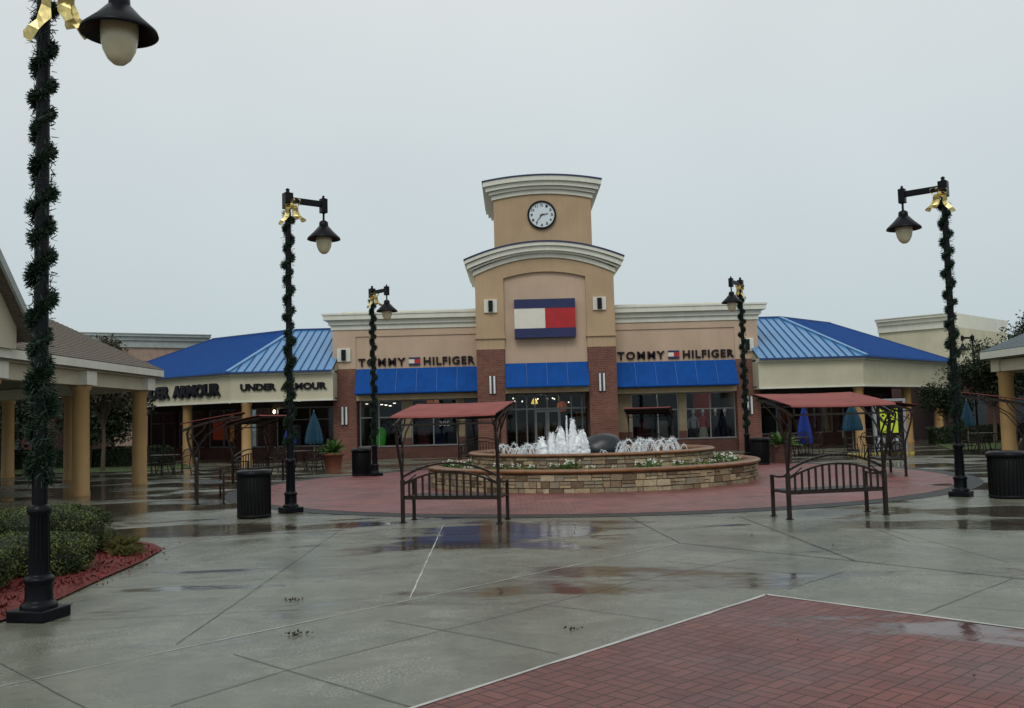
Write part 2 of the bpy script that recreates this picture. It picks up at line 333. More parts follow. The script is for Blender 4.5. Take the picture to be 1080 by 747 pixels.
    def card(s, c, size, tone, nrm=None, asp=1.6):
        a = Vector((random.gauss(0, 1), random.gauss(0, 1), random.gauss(0, 1))).normalized()
        b = a.cross(Vector((random.gauss(0, 1), random.gauss(0, 1), random.gauss(0, 1)))).normalized()
        c = Vector(c); a *= size*asp/2; b *= size/2
        return s.add([c-a, c+b*.9-a*.1, c+a, c-b*.9+a*.1], [(0, 1, 2, 3)], False, tone)
    def build(s, name, mats, parent=None, bevel=0, loc=None):
        me = bpy.data.meshes.new(name); me.from_pydata(s.v, [], s.f)
        for mm in (mats if isinstance(mats, (list, tuple)) else [mats]): me.materials.append(mm)
        me.polygons.foreach_set('use_smooth', s.sm); me.polygons.foreach_set('material_index', s.mi)
        at = me.attributes.new('tone', 'FLOAT', 'POINT'); at.data.foreach_set('value', s.tone)
        me.update()
        o = bpy.data.objects.new(name, me); COL.objects.link(o)
        if parent is not None: o.parent = parent
        if loc is not None: o.location = loc
        if bevel:
            b = o.modifiers.new('bevel', 'BEVEL'); b.width = bevel; b.segments = 2; b.limit_method = 'ANGLE'
        return o
def tag(o, label=None, cat=None, group=None, kind=None):
    if label: o['label'] = label
    if cat: o['category'] = cat
    if group: o['group'] = group
    if kind: o['kind'] = kind
    return o
def empty(name, loc, label, cat, group=None, rz=0):
    o = bpy.data.objects.new(name, None); COL.objects.link(o); o.location = loc; o.rotation_euler = (0, 0, rz); o.empty_display_size = .2
    return tag(o, label, cat, group)
KIDS = {}
def copy_tree(o, parent=None):
    c = o.copy(); COL.objects.link(c); c.parent = parent
    for ch in [x for x in bpy.data.objects if x.parent == o]: copy_tree(ch, c)
    return c
def text_mesh(txt, w, h, depth, bold=.02, spacing=1.0):
    """lettering in the XZ plane facing -Y, lower left at the origin"""
    cu = bpy.data.curves.new('lettering', 'FONT'); cu.body = txt; cu.size = 1; cu.extrude = .5; cu.offset = bold; cu.space_character = spacing; cu.resolution_u = 3
    ob = bpy.data.objects.new('tmp', cu); COL.objects.link(ob)
    bpy.context.view_layer.update()
    me = bpy.data.meshes.new_from_object(ob.evaluated_get(bpy.context.evaluated_depsgraph_get()))
    vs = [v.co.copy() for v in me.vertices]; fs = [tuple(p.vertices) for p in me.polygons]
    bpy.data.objects.remove(ob); bpy.data.curves.remove(cu); bpy.data.meshes.remove(me)
    x0 = min(v.x for v in vs); x1 = max(v.x for v in vs); y0 = min(v.y for v in vs); y1 = max(v.y for v in vs)
    return [((v.x-x0)/(x1-x0)*w, -(v.z+.5)*depth, (v.y-y0)/(y1-y0)*h) for v in vs], fs
def add_text(mb, txt, org, w, h, depth, dirx=(1, 0), **kw):
    vs, fs = text_mesh(txt, w, h, depth, **kw); dx, dy = dirx
    mb.add([(org[0]+x*dx-y*dy, org[1]+x*dy+y*dx, org[2]+z) for x, y, z in vs], fs)
    return mb

# ------------------------------------------------------------------ world and sun
world = bpy.data.worlds.new('World'); scn.world = world; world.use_nodes = True; nt = world.node_tree
bg = nt.nodes['Background']; bg.inputs['Strength'].default_value = .1
sky = nn(nt, 'ShaderNodeTexSky'); sky.sky_type = 'NISHITA'; sky.sun_disc = False; sky.sun_elevation = R(48); sky.sun_rotation = R(190); sky.air_density = 1.5; sky.dust_density = 4
hs = nn(nt, 'ShaderNodeHueSaturation'); hs.inputs['Saturation'].default_value = .25; nt.links.new(sky.outputs[0], hs.inputs['Color'])
tc = nn(nt, 'ShaderNodeTexCoord'); nz = nn(nt, 'ShaderNodeTexNoise'); nz.inputs['Scale'].default_value = 1.6; nz.inputs['Detail'].default_value = 4; nt.links.new(tc.outputs['Generated'], nz.inputs['Vector'])
sp = nn(nt, 'ShaderNodeSeparateXYZ'); nt.links.new(tc.outputs['Generated'], sp.inputs[0])
cr = nn(nt, 'ShaderNodeValToRGB'); nt.links.new(sp.outputs[2], cr.inputs[0])
e = cr.color_ramp.elements; e[0].position = 0; e[0].color = (5.2, 6.15, 6.45, 1); e[1].position = .45; e[1].color = (7.0, 7.4, 7.5, 1)
x = e.new(.2); x.color = (5.95, 6.75, 7.05, 1)
mr = nn(nt, 'ShaderNodeMapRange'); mr.inputs['From Min'].default_value = .3; mr.inputs['From Max'].default_value = .7; mr.inputs['To Min'].default_value = .94; mr.inputs['To Max'].default_value = 1.06; nt.links.new(nz.outputs['Fac'], mr.inputs['Value'])
vm = nn(nt, 'ShaderNodeVectorMath', operation='SCALE'); nt.links.new(cr.outputs[0], vm.inputs[0]); nt.links.new(mr.outputs[0], vm.inputs['Scale'])
mx = nn(nt, 'ShaderNodeMixRGB'); mx.inputs[0].default_value = .93; nt.links.new(hs.outputs[0], mx.inputs[1]); nt.links.new(vm.outputs[0], mx.inputs[2]); nt.links.new(mx.outputs[0], bg.inputs['Color'])
sd = bpy.data.lights.new('sun', 'SUN'); sd.energy = .95; sd.angle = R(25); sd.color = (1, .97, .93); so = bpy.data.objects.new('sun', sd); COL.objects.link(so)
# soft overcast sun, behind the camera and a little to the left
so.rotation_euler = Vector((-math.sin(R(190))*math.cos(R(48))*-1, math.cos(R(190))*math.cos(R(48)), math.sin(R(48)))).to_track_quat('Z', 'Y').to_euler()
scn.view_settings.view_transform = 'Standard'; scn.view_settings.look = 'None'; scn.view_settings.exposure = 0; scn.view_settings.gamma = 1
scn.cycles.max_bounces = 8; scn.cycles.transparent_max_bounces = 12; scn.cycles.use_denoising = True

# ------------------------------------------------------------------ ground
CX, CY, RR, FR, FX = 1.56, 25.7, 9.47, 4.42, 2.05
S = lambda o, n=None: tag(o, kind='structure')
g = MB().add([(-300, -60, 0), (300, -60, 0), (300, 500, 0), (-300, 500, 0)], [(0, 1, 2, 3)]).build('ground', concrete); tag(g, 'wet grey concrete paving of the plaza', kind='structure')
def disc(r0, r1, z, n=160):
    mb = MB(); vs = []; fs = []
    for k in range(n):
        t = 2*PI*k/n; vs += [(FX+r0*math.cos(t), CY+r0*math.sin(t), z), (FX+r1*math.cos(t), CY+r1*math.sin(t), z)]
    for k in range(n): a = 2*k; b = 2*((k+1) % n); fs.append((a, a+1, b+1, b))
    return mb.add(vs, fs)
tag(disc(RR-.5, RR, .006).build('path_border', concrete_d), 'dark wet border round the circular brick path', kind='structure')
tag(disc(FR-.4, RR-.49, .010).build('path', ringbrick), 'circular pinkish red brick path round the fountain', kind='structure')
a = G(808, 628); b = G(437, 747); c = G(1080, 664.5)
u = (Vector(b)-Vector(a)).normalized(); v = (Vector(c)-Vector(a)).normalized()
MATS['wet_basket_brick'].node_tree.nodes['Mapping'].inputs['Rotation'].default_value = (0, 0, math.atan2(v.y, v.x))
q = [Vector(a), Vector(a)+u*16, Vector(a)+u*16+v*14, Vector(a)+v*14]
MB().add([(p.x, p.y, .005) for p in q], [(0, 1, 2, 3)]).build('brick_paving', basket)
tag(bpy.data.objects['brick_paving'], 'wet red brick paving in the foreground corner', kind='structure')
def lines(name, segs, w, z, m, jag=0):
    mb = MB()
    for p0, p1 in segs:
        A = Vector(G(*p0)); B = Vector(G(*p1)); d = (B-A); L_ = d.length; d.normalize(); n = Vector((-d.y, d.x)); N = max(2, int(L_/.25))
        prev = None
        for i in range(N+1):
            p = A+d*L_*i/N; ww = w*(1+jag*random.uniform(-.6, .6))/2; off = n*random.uniform(-.004, .004)*bool(jag)
            cur = (p+off+n*ww, p+off-n*ww)
            if prev is not None: mb.add([(*prev[0], z), (*prev[1], z), (*cur[1], z), (*cur[0], z)], [(0, 1, 2, 3)])
            prev = cur
    o = mb.build(name, m); o['kind'] = 'structure'; return o
lines('pavement_joint_pale', [((-40, 733), (717, 573)), ((468, 553), (432, 632))], .015, .004, white_j, .8)
lines('pavement_edge_pale', [((425, 751), (808, 628)), ((808, 628), (1100, 667))], .042, .009, white_j2, .5)
lines('pavement_joint_dark', [((717, 573), (902, 592)), ((902, 592), (1100, 613)), ((655, 541), (717, 573)), ((780, 545), (902, 592))], .02, .0045, joint_m, .3)
lines('pavement_joint', [((375, 548), (186, 680)), ((246, 690), (437, 747)), ((0, 625), (440, 603)), ((0, 658), (320, 643)), ((0, 620), (150, 620)), ((180, 745), (300, 708)), ((300, 708), (440, 672)), ((440, 672), (576, 638)), ((406, 654), (516, 674)),
      ((516, 674), (589, 690)), ((576, 638), (668, 614)), ((576, 638), (700, 655)), ((668, 614), (780, 590)), ((830, 622), (890, 603)), ((974, 647), (1069, 610)), ((700, 592), (840, 605)),
      ((911, 552), (1066, 594)), ((890, 545), (960, 572)), ((960, 572), (1080, 575)), ((0, 700), (90, 747)), ((120, 600), (300, 540)), ((150, 540), (235, 520)), ((60, 545), (240, 540)), ((1000, 545), (1080, 552)),
      ((1010, 640), (1080, 645))],   .009, .004, joint_s, .3)
# lawns and mulch bed (raised sheets)
MB().add([(x, y, .03) for x, y in ((-60, 37), (-14.6, 37.6), (-13.4, 39.5), (-15.2, 44), (-60, 44))], [(0, 1, 2, 3, 4)]).build('lawn', grass_m)['kind'] = 'structure'
MB().add([(x, y, .03) for x, y in ((17.2, 37.5), (60, 37), (60, 44), (19.5, 44))], [(0, 1, 2, 3)]).build('lawn', grass_m)['kind'] = 'structure'
bed = [(-4.69, 8.3), (-4.6, 8.9), (-4.62, 9.7), (-4.72, 11.0), (-4.78, 12.2), (-4.95, 13.4), (-5.3, 14.0), (-6.2, 14.5), (-9, 14.9), (-12, 14.9), (-12, 8)]
mb = MB(); vs = [(x, y, .02) for x, y in bed]+[(x-(.12 if x > -8 else 0), y-(.1 if y > 13 else 0), .06) for x, y in bed]; n = len(bed)
mb.add(vs, [(i, (i+1) % n, n+(i+1) % n, n+i) for i in range(n)]+[tuple(range(n, 2*n))])
tag(mb.build('mulch_bed', mulch_m), 'bed of red wood mulch under the clipped bushes', kind='structure')
mb = MB()
for _ in range(5200):
    x = random.uniform(-9, -4.6); y = random.uniform(8, 14.9)
    edge = min(-4.66-.04*(y-9.5) if y < 13 else -4.9-(y-13)*.9, 0)+.06
    if x > edge+random.uniform(-.1, .12)*random.random(): continue
    mb.card((x, y, .065+random.uniform(0, .02)), random.uniform(.015, .035), random.random(), asp=2.6)
for _ in range(60):  # stray chips washed onto the concrete
    y = random.uniform(9, 15); x = -4.66-.04*(y-9.5)+abs(random.gauss(0, .16)) if y < 13 else random.uniform(-5.6, -4.5)
    mb.card((x, y, .012), random.uniform(.01, .022), random.random(), asp=2.4)
chip = leaf_mat('mulch_chip', (.05, .007, .006), (.2, .026, .018))
tag(mb.build('mulch_chips', chip), 'loose red mulch chips over the bed', 'mulch', kind='stuff')

wl_ = leaf_mat('wet_leaf', (.02, .012, .006), (.07, .04, .015)); mb = MB()
for px_, py_, rr_, n_ in ((309, 634, .045, 34), (311, 670, .045, 34), (607, 665, .04, 14), (500, 560, 1.2, 8), (850, 560, 1.2, 8), (880, 700, .6, 3)):
    gx_, gy_ = G(px_, py_)
    for _ in range(n_): mb.card((gx_+random.gauss(0, rr_), gy_+random.gauss(0, rr_), random.uniform(.012, .022)), random.uniform(.01, .026), random.random(), asp=1.6)
tag(mb.build('fallen_leaves', wl_), 'wet brown leaf litter scattered on the plaza paving', 'leaves', kind='stuff')

# ------------------------------------------------------------------ main store
lintel_m = mat('tan_lintel', (.6, .47, .30), .8)
piping = mat('pale_blue_piping', (.04, .13, .38), .6)
st = empty('clock_tower_store', (CX, 44.2, 0), 'tan stucco and brick shop with arched clock tower and three blue awnings', 'store')
def SB(mb, name, m, bevel=0, parent=None): # build in world coordinates under the store
    o = mb.build(name, m, parent or st, bevel)
    if parent is None: o.location = (-CX, -44.2, 0)
    return o
YT, YW = 43.0, 44.2
for s in (-1, 1):
    X = lambda d: CX+s*d
    mb = MB(); f2 = lambda a, b, *r: mb.box(min(X(a), X(b)), max(X(a), X(b)), *r)
    f2(3.17, 9.9, YW, YW+.35, 4.28, 6.2)       # upper wall
    f2(3.17, 8.85, YW, YW+.35, 2.98, 4.28)
    f2(8.85, 9.9, YW, YW+.35, 4.2, 4.28)
    f2(9.55, 9.9, YW+.35, YW+8, 4.0, 6.2)      # side return
    # raised border of the recessed panel
    f2(8.85, 9.93, YW-.05, YW, 4.22, 6.05); f2(3.17, 8.85, YW-.05, YW, 5.72, 6.05)
    SB(mb, 'wing_wall', stucco_lt)
    mb = MB(); f2 = lambda a, b, *r: mb.box(min(X(a), X(b)), max(X(a), X(b)), *r)
    f2(8.85, 9.93, YW-.09, YW+.5, 0, 4.2); f2(8.85, 9.93, YW+.5, YW+8, 0, 4.0); SB(mb, 'brick_pier', brick)
    mb = MB(); f2 = lambda a, b, *r: mb.box(min(X(a), X(b)), max(X(a), X(b)), *r)
    f2(3.17, 10.0, YW-.1, YW+8.1, 6.05, 6.28); f2(3.17, 10.1, YW-.2, YW+8.2, 6.28, 6.50); f2(3.17, 10.3, YW-.38, YW+8.4, 6.50, 6.72); f2(3.17, 10.36, YW-.42, YW+8.44, 6.72, 6.80)
    f2(3.17, 9.6, YW+.6, YW+7.9, 6.80, 6.98)
    SB(mb, 'cornice', cornice_m)
    mb = MB(); f2 = lambda a, b, *r: mb.box(min(X(a), X(b)), max(X(a), X(b)), *r)
    f2(3.17, 8.85, YW-.06, YW+.4, 2.73, 2.97); SB(mb, 'lintel', lintel_m)
    # awning: sloped canvas with folds, open below
    mb = MB(); x0, x1 = sorted((X(3.19), X(8.83))); N = 6
    def awning(mb, x0, x1, yb, yf, zt, zb, N, drop=.04):
        th = .025; fr = .1
        for i in range(N):
            a = x0+(x1-x0)*i/N+.006; b = x0+(x1-x0)*(i+1)/N-.006
            vs = [(a, yb, zt), (b, yb, zt), (b, yf, zb), (a, yf, zb), (a, yf, zb-drop), (b, yf, zb-drop)]
            vs += [(p[0], p[1]+th, p[2]-th) for p in vs]
            mb.add(vs, [(3, 2, 1, 0), (4, 5, 2, 3), (6, 7, 8, 9), (9, 8, 11, 10), (0, 1, 7, 6), (4, 10, 11, 5), (0, 6, 9, 3), (3, 9, 10, 4), (1, 2, 8, 7), (2, 5, 11, 8)])
        for x in (x0, x1):
            xx = x+(.012 if x == x0 else -.012); e = .01
            mb.add([(xx-e, yb, zt-.02), (xx-e, yf, zb-.01), (xx-e, yf, zb-drop), (xx-e, yb, zb-drop), (xx+e, yb, zt-.02), (xx+e, yf, zb-.01), (xx+e, yf, zb-drop), (xx+e, yb, zb-drop)], [(3, 2, 1, 0), (4, 5, 6, 7), (0, 1, 5, 4), (1, 2, 6, 5), (2, 3, 7, 6), (3, 0, 4, 7)])
    awning(mb, x0, x1, YW-.02, YW-.7, 4.2, 3.06, N); aw = SB(mb, 'awning', blue_aw)
    mb = MB(); mb.bar((x0+.03, YW-.64, 3.05), (x1-.03, YW-.64, 3.05), .03)
    for i in range(N+1):
        x = x0+(x1-x0)*i/N; x = min(max(x, x0+.03), x1-.03); mb.bar((x, YW-.05, 3.02), (x, YW-.64, 3.04), .03)
        if 0 < i < N: mb.bar((x, YW-.03, 4.20), (x, YW-.70, 3.085), .02)
    fr = SB(mb, 'awning_frame', piping, parent=aw)
    # square fittings and linear wall lamps
    x = X(9.4); mb = MB().box(x-.31, x+.31, YW-.14, YW-.05, 4.56, 5.18); p = SB(mb, 'wall_plate', cornice_m, .01)
    SB(MB().box(x-.1, x+.1, YW-.24, YW-.14, 4.62, 5.12), 'louvre_lamp', black_l, parent=p)
    x = X(9.4); mb = MB()
    mb.box(x-.16, x+.16, YW-.13, YW-.09, 1.62, 2.48); p = SB(mb, 'wall_lamp', frame_dk)
    SB(MB().box(x-.13, x-.05, YW-.2, YW-.13, 1.64, 2.46).box(x+.05, x+.13, YW-.2, YW-.13, 1.64, 2.46), 'lamp_tube', lampw, .01, parent=p)
# windows of the wings
def window(x0, x1, z0, z1, y, mull=(), trans=(), fm=None, parent=None, name='window'):
    mb = MB(); w = .055
    mb.box(x0, x1, y-.05, y+.05, z0, z0+w).box(x0, x1, y-.05, y+.05, z1-w, z1).box(x0, x0+w, y-.05, y+.05, z0+w, z1-w).box(x1-w, x1, y-.05, y+.05, z0+w, z1-w)
    for mx_ in mull: mb.box(mx_-.025, mx_+.025, y-.045, y+.045, z0+w, z1-w)
    for tz in trans:
        xs = [x0+w]+[mm for mm in mull]+[x1-w]
        for i in range(len(xs)-1): mb.box(xs[i]+(.025 if i else 0), xs[i+1]-(.025 if i < len(xs)-2 else 0), y-.04, y+.04, tz-.025, tz+.025)
    o = SB(mb, name, fm or frame_m)
    SB(MB().box(x0+w*.6, x1-w*.6, y+.005, y+.013, z0+w*.6, z1-w*.6), 'pane', glass, parent=o)
    return o
YG = YW+.3
window(-7.2, -5.18, .56, 2.73, YG, (-6.3,), (1.93,)); window(-4.78, -2.62, .56, 2.73, YG, (-3.75,), (1.93,)); window(-2.28, -1.62, .05, 2.73, YG, (), (2.1,), frame_dk, name='side_door')
window(5.5, 7.72, .56, 2.73, YG, (6.75,), (1.95,)); window(8.05, 10.38, .56, 2.73, YG, (9.2,), (1.95,))
for x0, x1 in ((-5.18, -4.78), (-2.62, -2.28), (4.74, 5.5), (7.72, 8.05)):
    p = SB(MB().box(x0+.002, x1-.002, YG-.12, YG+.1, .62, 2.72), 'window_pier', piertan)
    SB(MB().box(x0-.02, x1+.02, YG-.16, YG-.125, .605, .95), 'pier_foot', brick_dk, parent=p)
SB(MB().box(-7.28, -2.28, YG-.14, YG+.14, 0, .55), 'sill_wall', brick_dk); SB(MB().box(4.74, 10.40, YG-.14, YG+.14, 0, .55), 'sill_wall', brick_dk)
SB(MB().box(-7.28, -2.3, YG-.17, YG-.06, .552, .6), 'window_sill', frame_m); SB(MB().box(4.76, 10.40, YG-.17, YG-.06, .552, .6), 'window_sill', frame_m)
# interiors
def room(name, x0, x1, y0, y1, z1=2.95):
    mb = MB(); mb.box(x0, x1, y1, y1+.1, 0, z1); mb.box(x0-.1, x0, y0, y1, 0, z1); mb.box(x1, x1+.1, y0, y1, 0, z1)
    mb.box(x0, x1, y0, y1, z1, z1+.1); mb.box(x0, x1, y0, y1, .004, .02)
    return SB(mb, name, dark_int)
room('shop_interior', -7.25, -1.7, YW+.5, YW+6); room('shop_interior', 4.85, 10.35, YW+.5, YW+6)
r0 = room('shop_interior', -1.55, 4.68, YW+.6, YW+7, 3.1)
# tower
mb = MB()
TW = 3.17
for s in (-1, 1):
    a, b = sorted((CX+s*1.88, CX+s*TW)); mb.box(a, b, YT, YT+5.5, 4.88, 8.2)
    mb.box(a-.03, b+.03, YT-.04, YT+5.5, 5.42, 5.5)
    mb.box(a-.05, b+.05, YT-.07, YT+5.4, 5.36, 5.42)
cz = lambda x: (x-CX)
arch_b = lambda x: 8.12+.27*(1-(cz(x)/1.88)**2)
topc = lambda x: 8.50+.62*(1-(cz(x)/3.2)**2)
mb.strip(CX-1.88, CX+1.88, arch_b, topc, YT, YT+5.5)
for s in (-1, 1):
    a, b = sorted((CX+s*1.88, CX+s*TW)); mb.strip(a, b, lambda x: 8.2, topc, YT, YT+5.5, 12)
SB(mb, 'tower_wall', stucco)
SB(MB().box(CX-1.88, CX+1.88, YT+.14, YT+.4, 3.1, 8.42), 'arched_panel', stucco_lt)
for s in (-1, 1):
    a, b = sorted((CX+s*1.9, CX+s*TW)); SB(MB().box(a, b, YT-.05, YT+3.5, 0, 4.879), 'brick_pier', brick)
    x = CX+s*2.48
    p = SB(MB().box(x-.3, x+.3, YT-.09, YT, 6.55, 7.15), 'wall_plate', cornice_m, .01); SB(MB().box(x-.1, x+.1, YT-.19, YT-.09, 6.6, 7.1), 'louvre_lamp', black_l, parent=p)
    p = SB(MB().box(x-.16, x+.16, YT-.09, YT-.05, 2.84, 3.68), 'wall_lamp', frame_dk)
    SB(MB().box(x-.13, x-.05, YT-.16, YT-.09, 2.86, 3.66).box(x+.05, x+.13, YT-.16, YT-.09, 2.86, 3.66), 'lamp_tube', lampw, .01, parent=p)
def arch_cornice(name, hw, zend, rise, bands, y0, y1, cap):
    mb = MB(); z = zend
    for over, h in bands:
        H_ = hw+over; a = z; b = z+h
        mb.strip(CX-H_, CX+H_, lambda x, a=a, H_=H_: a+rise*(1-(cz(x)/H_)**2), lambda x, b=b, H_=H_: b+rise*(1-(cz(x)/H_)**2), y0-over, y1+over*.5, 32); z = b
    mb.cur = 1; H_ = hw+cap
    mb.strip(CX-H_, CX+H_, lambda x: z+rise*(1-(cz(x)/H_)**2), lambda x: z+.06+rise*(1-(cz(x)/H_)**2), y0-cap, y1+.3, 32)
    return SB(mb, name, [cornice_m, navy])
arch_cornice('tower_cornice', TW, 8.25, .78, ((.08, .2), (.22, .08), (.34, .22), (.44, .16)), YT, YT+5.5, .48)
SB(MB().strip(CX-2.24, CX+2.24, lambda x: 8.6, lambda x: 12.05+.1*(1-(cz(x)/2.24)**2), YT+.02, YT+5.2, 20), 'upper_tower_wall', stucco)
arch_cornice('tower_cornice', 2.24, 11.72, .27, ((.08, .2), (.2, .14), (.34, .2), (.46, .22)), YT+.02, YT+5.2, .5)
mb = MB(); awning(mb, CX-1.88, CX+1.88, YT+.1, YT-.62, 4.22, 3.14, 4); aw = SB(mb, 'awning', blue_aw)
SB(MB().box(CX-1.9, CX+1.9, YT+.05, YT+.5, 2.86, 3.099), 'lintel', lintel_m)
mb = MB().bar((CX-1.84, YT-.55, 3.13), (CX+1.84, YT-.55, 3.13), .03)
for i in range(5):
    x = CX-1.84+3.68*i/4; mb.bar((x, YT+.1, 3.11), (x, YT-.55, 3.12), .03)
    if 0 < i < 4: mb.bar((x, YT+.09, 4.22), (x, YT-.62, 3.165), .02)
SB(mb, 'awning_frame', piping, parent=aw)
# side walls of tower above wings + recess reveals
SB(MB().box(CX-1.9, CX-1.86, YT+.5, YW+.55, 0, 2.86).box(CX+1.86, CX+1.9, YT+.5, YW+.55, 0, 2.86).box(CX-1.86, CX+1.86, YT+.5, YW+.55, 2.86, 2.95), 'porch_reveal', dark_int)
SB(MB().box(-8.2, 11.3, YW+.4, YW+8, 6.0, 6.1), 'flat_roof', frame_dk)
# entrance glazing
ye = YW+.1
mb = MB()
for x in (-.33, .12, .62, 1.0, 1.58, 2.15, 2.7, 3.2): mb.box(x-.03, x+.03, ye-.05, ye+.05, .02, 2.85)
mb.box(-.3, 3.4, ye-.045, ye+.045, 2.1, 2.18); mb.box(-.3, 3.4, ye-.05, ye+.05, 2.78, 2.86); mb.box(-.3, .6, ye-.04, ye+.04, .02, .3); mb.box(2.7, 3.4, ye-.04, ye+.04, .02, .3)
o = SB(mb, 'entrance_glazing', frame_m)
SB(MB().box(-.3, 3.42, ye, ye+.01, .05, 2.8), 'pane', glass, parent=o)
for x in (1.28, 1.86):
    d = SB(MB().box(x-.26, x-.2, ye-.08, ye-.055, .05, 2.08).box(x+.2, x+.26, ye-.08, ye-.055, .05, 2.08).box(x-.2, x+.2, ye-.08, ye-.055, 1.98, 2.08).box(x-.2, x+.2, ye-.08, ye-.055, .05, .22), 'entrance_door', frame_m)
    SB(MB().bar((x+.16, ye-.12, .9), (x+.16, ye-.12, 1.3), .025), 'door_handle', frame_m, parent=d)
# lit things in the interiors
random.seed(3)
for k, (x, z) in enumerate(((-.0, 2.66), (.08, 2.52), (.42, 2.5), (1.15, 2.6), (1.6, 2.6), (1.85, 2.62), (1.93, 2.58), (2.6, 2.4))):
    SB(MB().lathe([(0, -.04), (.035, -.02), (.035, .02), (0, .04)], (x*1.05, YW+2.6, z+.05), 8), 'ceiling_spotlight', spot_w)
SB(MB().lathe([(.05, .2), (.11, .1), (.17, -.06), (.02, -.1)], (.98*1.06, YW+2.2, 2.48), 12), 'pendant_lamp', yellowlamp)
SB(MB().lathe([(.1, -.26), (.22, -.15), (.26, 0), (.2, .2), (.08, .26)], (2.42, YW+3, 2.25), 16), 'lit_display', orangelamp)
SB(MB().box(3.1, 3.9, YW+2.4, YW+2.9, 1.3, 2.0), 'display_shelf', mat('tan_goods', (.3, .2, .06), .7))
for x in (.1, .9, 1.9, 2.9):
    SB(MB().box(x, x+.55, YW+3.6, YW+4.1, .02, 1.2).box(x+.05, x+.5, YW+3.7, YW+4.0, 1.2, 1.5), 'display_shelf', mat('goods_%d' % int(x*10), random.choice([(.1, .05, .05), (.05, .06, .1), (.12, .1, .08)]), .8))
for x, z in ((-6.9, 2.6), (-6.2, 2.55), (-6.0, 2.52), (-5.8, 2.48), (-5.6, 2.6), (10.2, 2.55), (10.35, 2.5)):
    SB(MB().box(x*1.04-.06, x*1.04+.06, YW+2.3, YW+2.34, z, z+.04), 'ceiling_spotlight', spot_w)
SB(MB().box(-4.3, -3.7, YW+3, YW+3.05, 2.6, 2.75), 'lit_display', orangelamp)
for x, w, c in ((-4.6, .5, (.12, .02, .02)), (-3.9, .6, (.02, .03, .09)), (-3.2, .4, (.09, .09, .1)), (-6.9, .5, (.05, .05, .05)), (5.9, .6, (.1, .02, .02)), (6.9, .5, (.3, .3, .3)), (9.9, .3, (.05, .05, .09))):
    SB(MB().box(x, x+w, YW+1.6, YW+2.0, .3, 1.35).box(x-.02, x+w+.02, YW+1.78, YW+1.82, 1.35, 1.42), 'clothes_rack', mat('clothes_%d' % int(x*10), c, .9))
for x, y, z, e_, c_ in ((9.6, YW+.75, 2.65, 9, (1, .85, .65)), (6.6, YW+1.8, 2.6, 8, (1, .85, .65)), (1.3, YW+2.4, 2.7, 14, (1, .75, .45)), (-3.8, YW+2, 2.6, 5, (1, .9, .75)), (-6.2, YW+2, 2.6, 6, (1, .9, .75)), (-11.2, 48.2, 2.5, 9, (1, .85, .65)), (13.6, 48.0, 2.5, 12, (1, .8, .5))):
    ld = bpy.data.lights.new('shop_light', 'POINT'); ld.energy = e_; ld.color = c_; ld.shadow_soft_size = .15
    lo = bpy.data.objects.new('shop_light', ld); COL.objects.link(lo); lo.location = (x, y, z)
# clock
ck = SB(MB().lathe([(.66, -.02), (.66, .1), (.58, .1), (.58, .02)], (0, 0, 0), 40, False), 'clock', black_m)
ck.location = (1.53-CX, YT-44.2, 11.0); ck.rotation_euler = (PI/2, 0, 0)
MB().lathe([(.585, .0), (.585, .045), (0, .045)], (0, 0, 0), 40, False).build('clock_face', mat('clock_white', (.66, .74, .78), .4, var=.03), ck)
mb = MB()
for h in range(1, 13):
    t = PI/2-2*PI*h/12; s_ = .13 if h < 10 else .16; vs, fs = text_mesh(str(h), s_*.75, .12, .01, .02)
    MB().add([(math.cos(t)*.46+x-s_*.37, math.sin(t)*.46+z-.06, .052-y) for x, y, z in vs], [f for f in fs]).build('numeral', black_l, ck)
def hand(mb, ang, l, w):
    t = PI/2-R(ang); d = Vector((math.cos(t), math.sin(t), 0)); n = Vector((-d.y, d.x, 0))
    p = [-d*.08-n*w/2, -d*.08+n*w/2, d*l+n*w/5, d*l-n*w/5]; return mb.add([(q.x, q.y, z) for z in (.068, .08) for q in p], [(3, 2, 1, 0), (4, 5, 6, 7), (0, 1, 5, 4), (1, 2, 6, 5), (2, 3, 7, 6), (3, 0, 4, 7)])
hand(MB(), 78, .3, .05).build('hour_hand', black_l, ck); hand(MB(), 218, .45, .04).build('minute_hand', black_l, ck)
# flag shaped sign
fs_ = empty('emblem_sign', (CX, YT, 5.35), 'large rectangular sign with navy bands and a white and a red half on the tower', 'sign')
x0, x1 = .15-CX, 2.92-CX
MB().box(x0, x1, -.25, .13, 0, .42).box(x0, x1, -.25, .13, 1.33, 1.75).build('navy_band', navy, fs_)
MB().box(x0, 1.545-CX, -.24, .13, .42, 1.33).build('white_panel', white_p, fs_)
MB().box(1.545-CX, x1, -.24, .13, .42, 1.33).build('red_panel', red_p, fs_)
# lettering above the awnings
for s, xa, lab in ((-1, -7.18, 'dark lettering with small square emblem on the left wing above its blue awning'), (1, 4.92, 'dark lettering with small square emblem on the right wing above its blue awning')):
    sg = empty('wall_lettering', (xa, YW, 4.32), lab, 'sign', 'shop name signs above the wing awnings')
    add_text(MB(), 'TOMMY', (0, -.004, 0), 2.2, .37, .09, spacing=1.25, bold=.025).build('lettering', bronze_l, sg); add_text(MB(), 'HILFIGER', (3.05, -.004, 0), 2.38, .37, .09, spacing=1.15, bold=.025).build('lettering', bronze_l, sg)
    q = MB().box(2.36, 2.88, -.08, 0, -.0, .09).box(2.36, 2.88, -.08, 0, .28, .37).build('emblem', navy, sg)
    MB().box(2.36, 2.62, -.079, 0, .09, .28).build('white_panel', white_p, q); MB().box(2.62, 2.88, -.079, 0, .09, .28).build('red_panel', red_p, q)
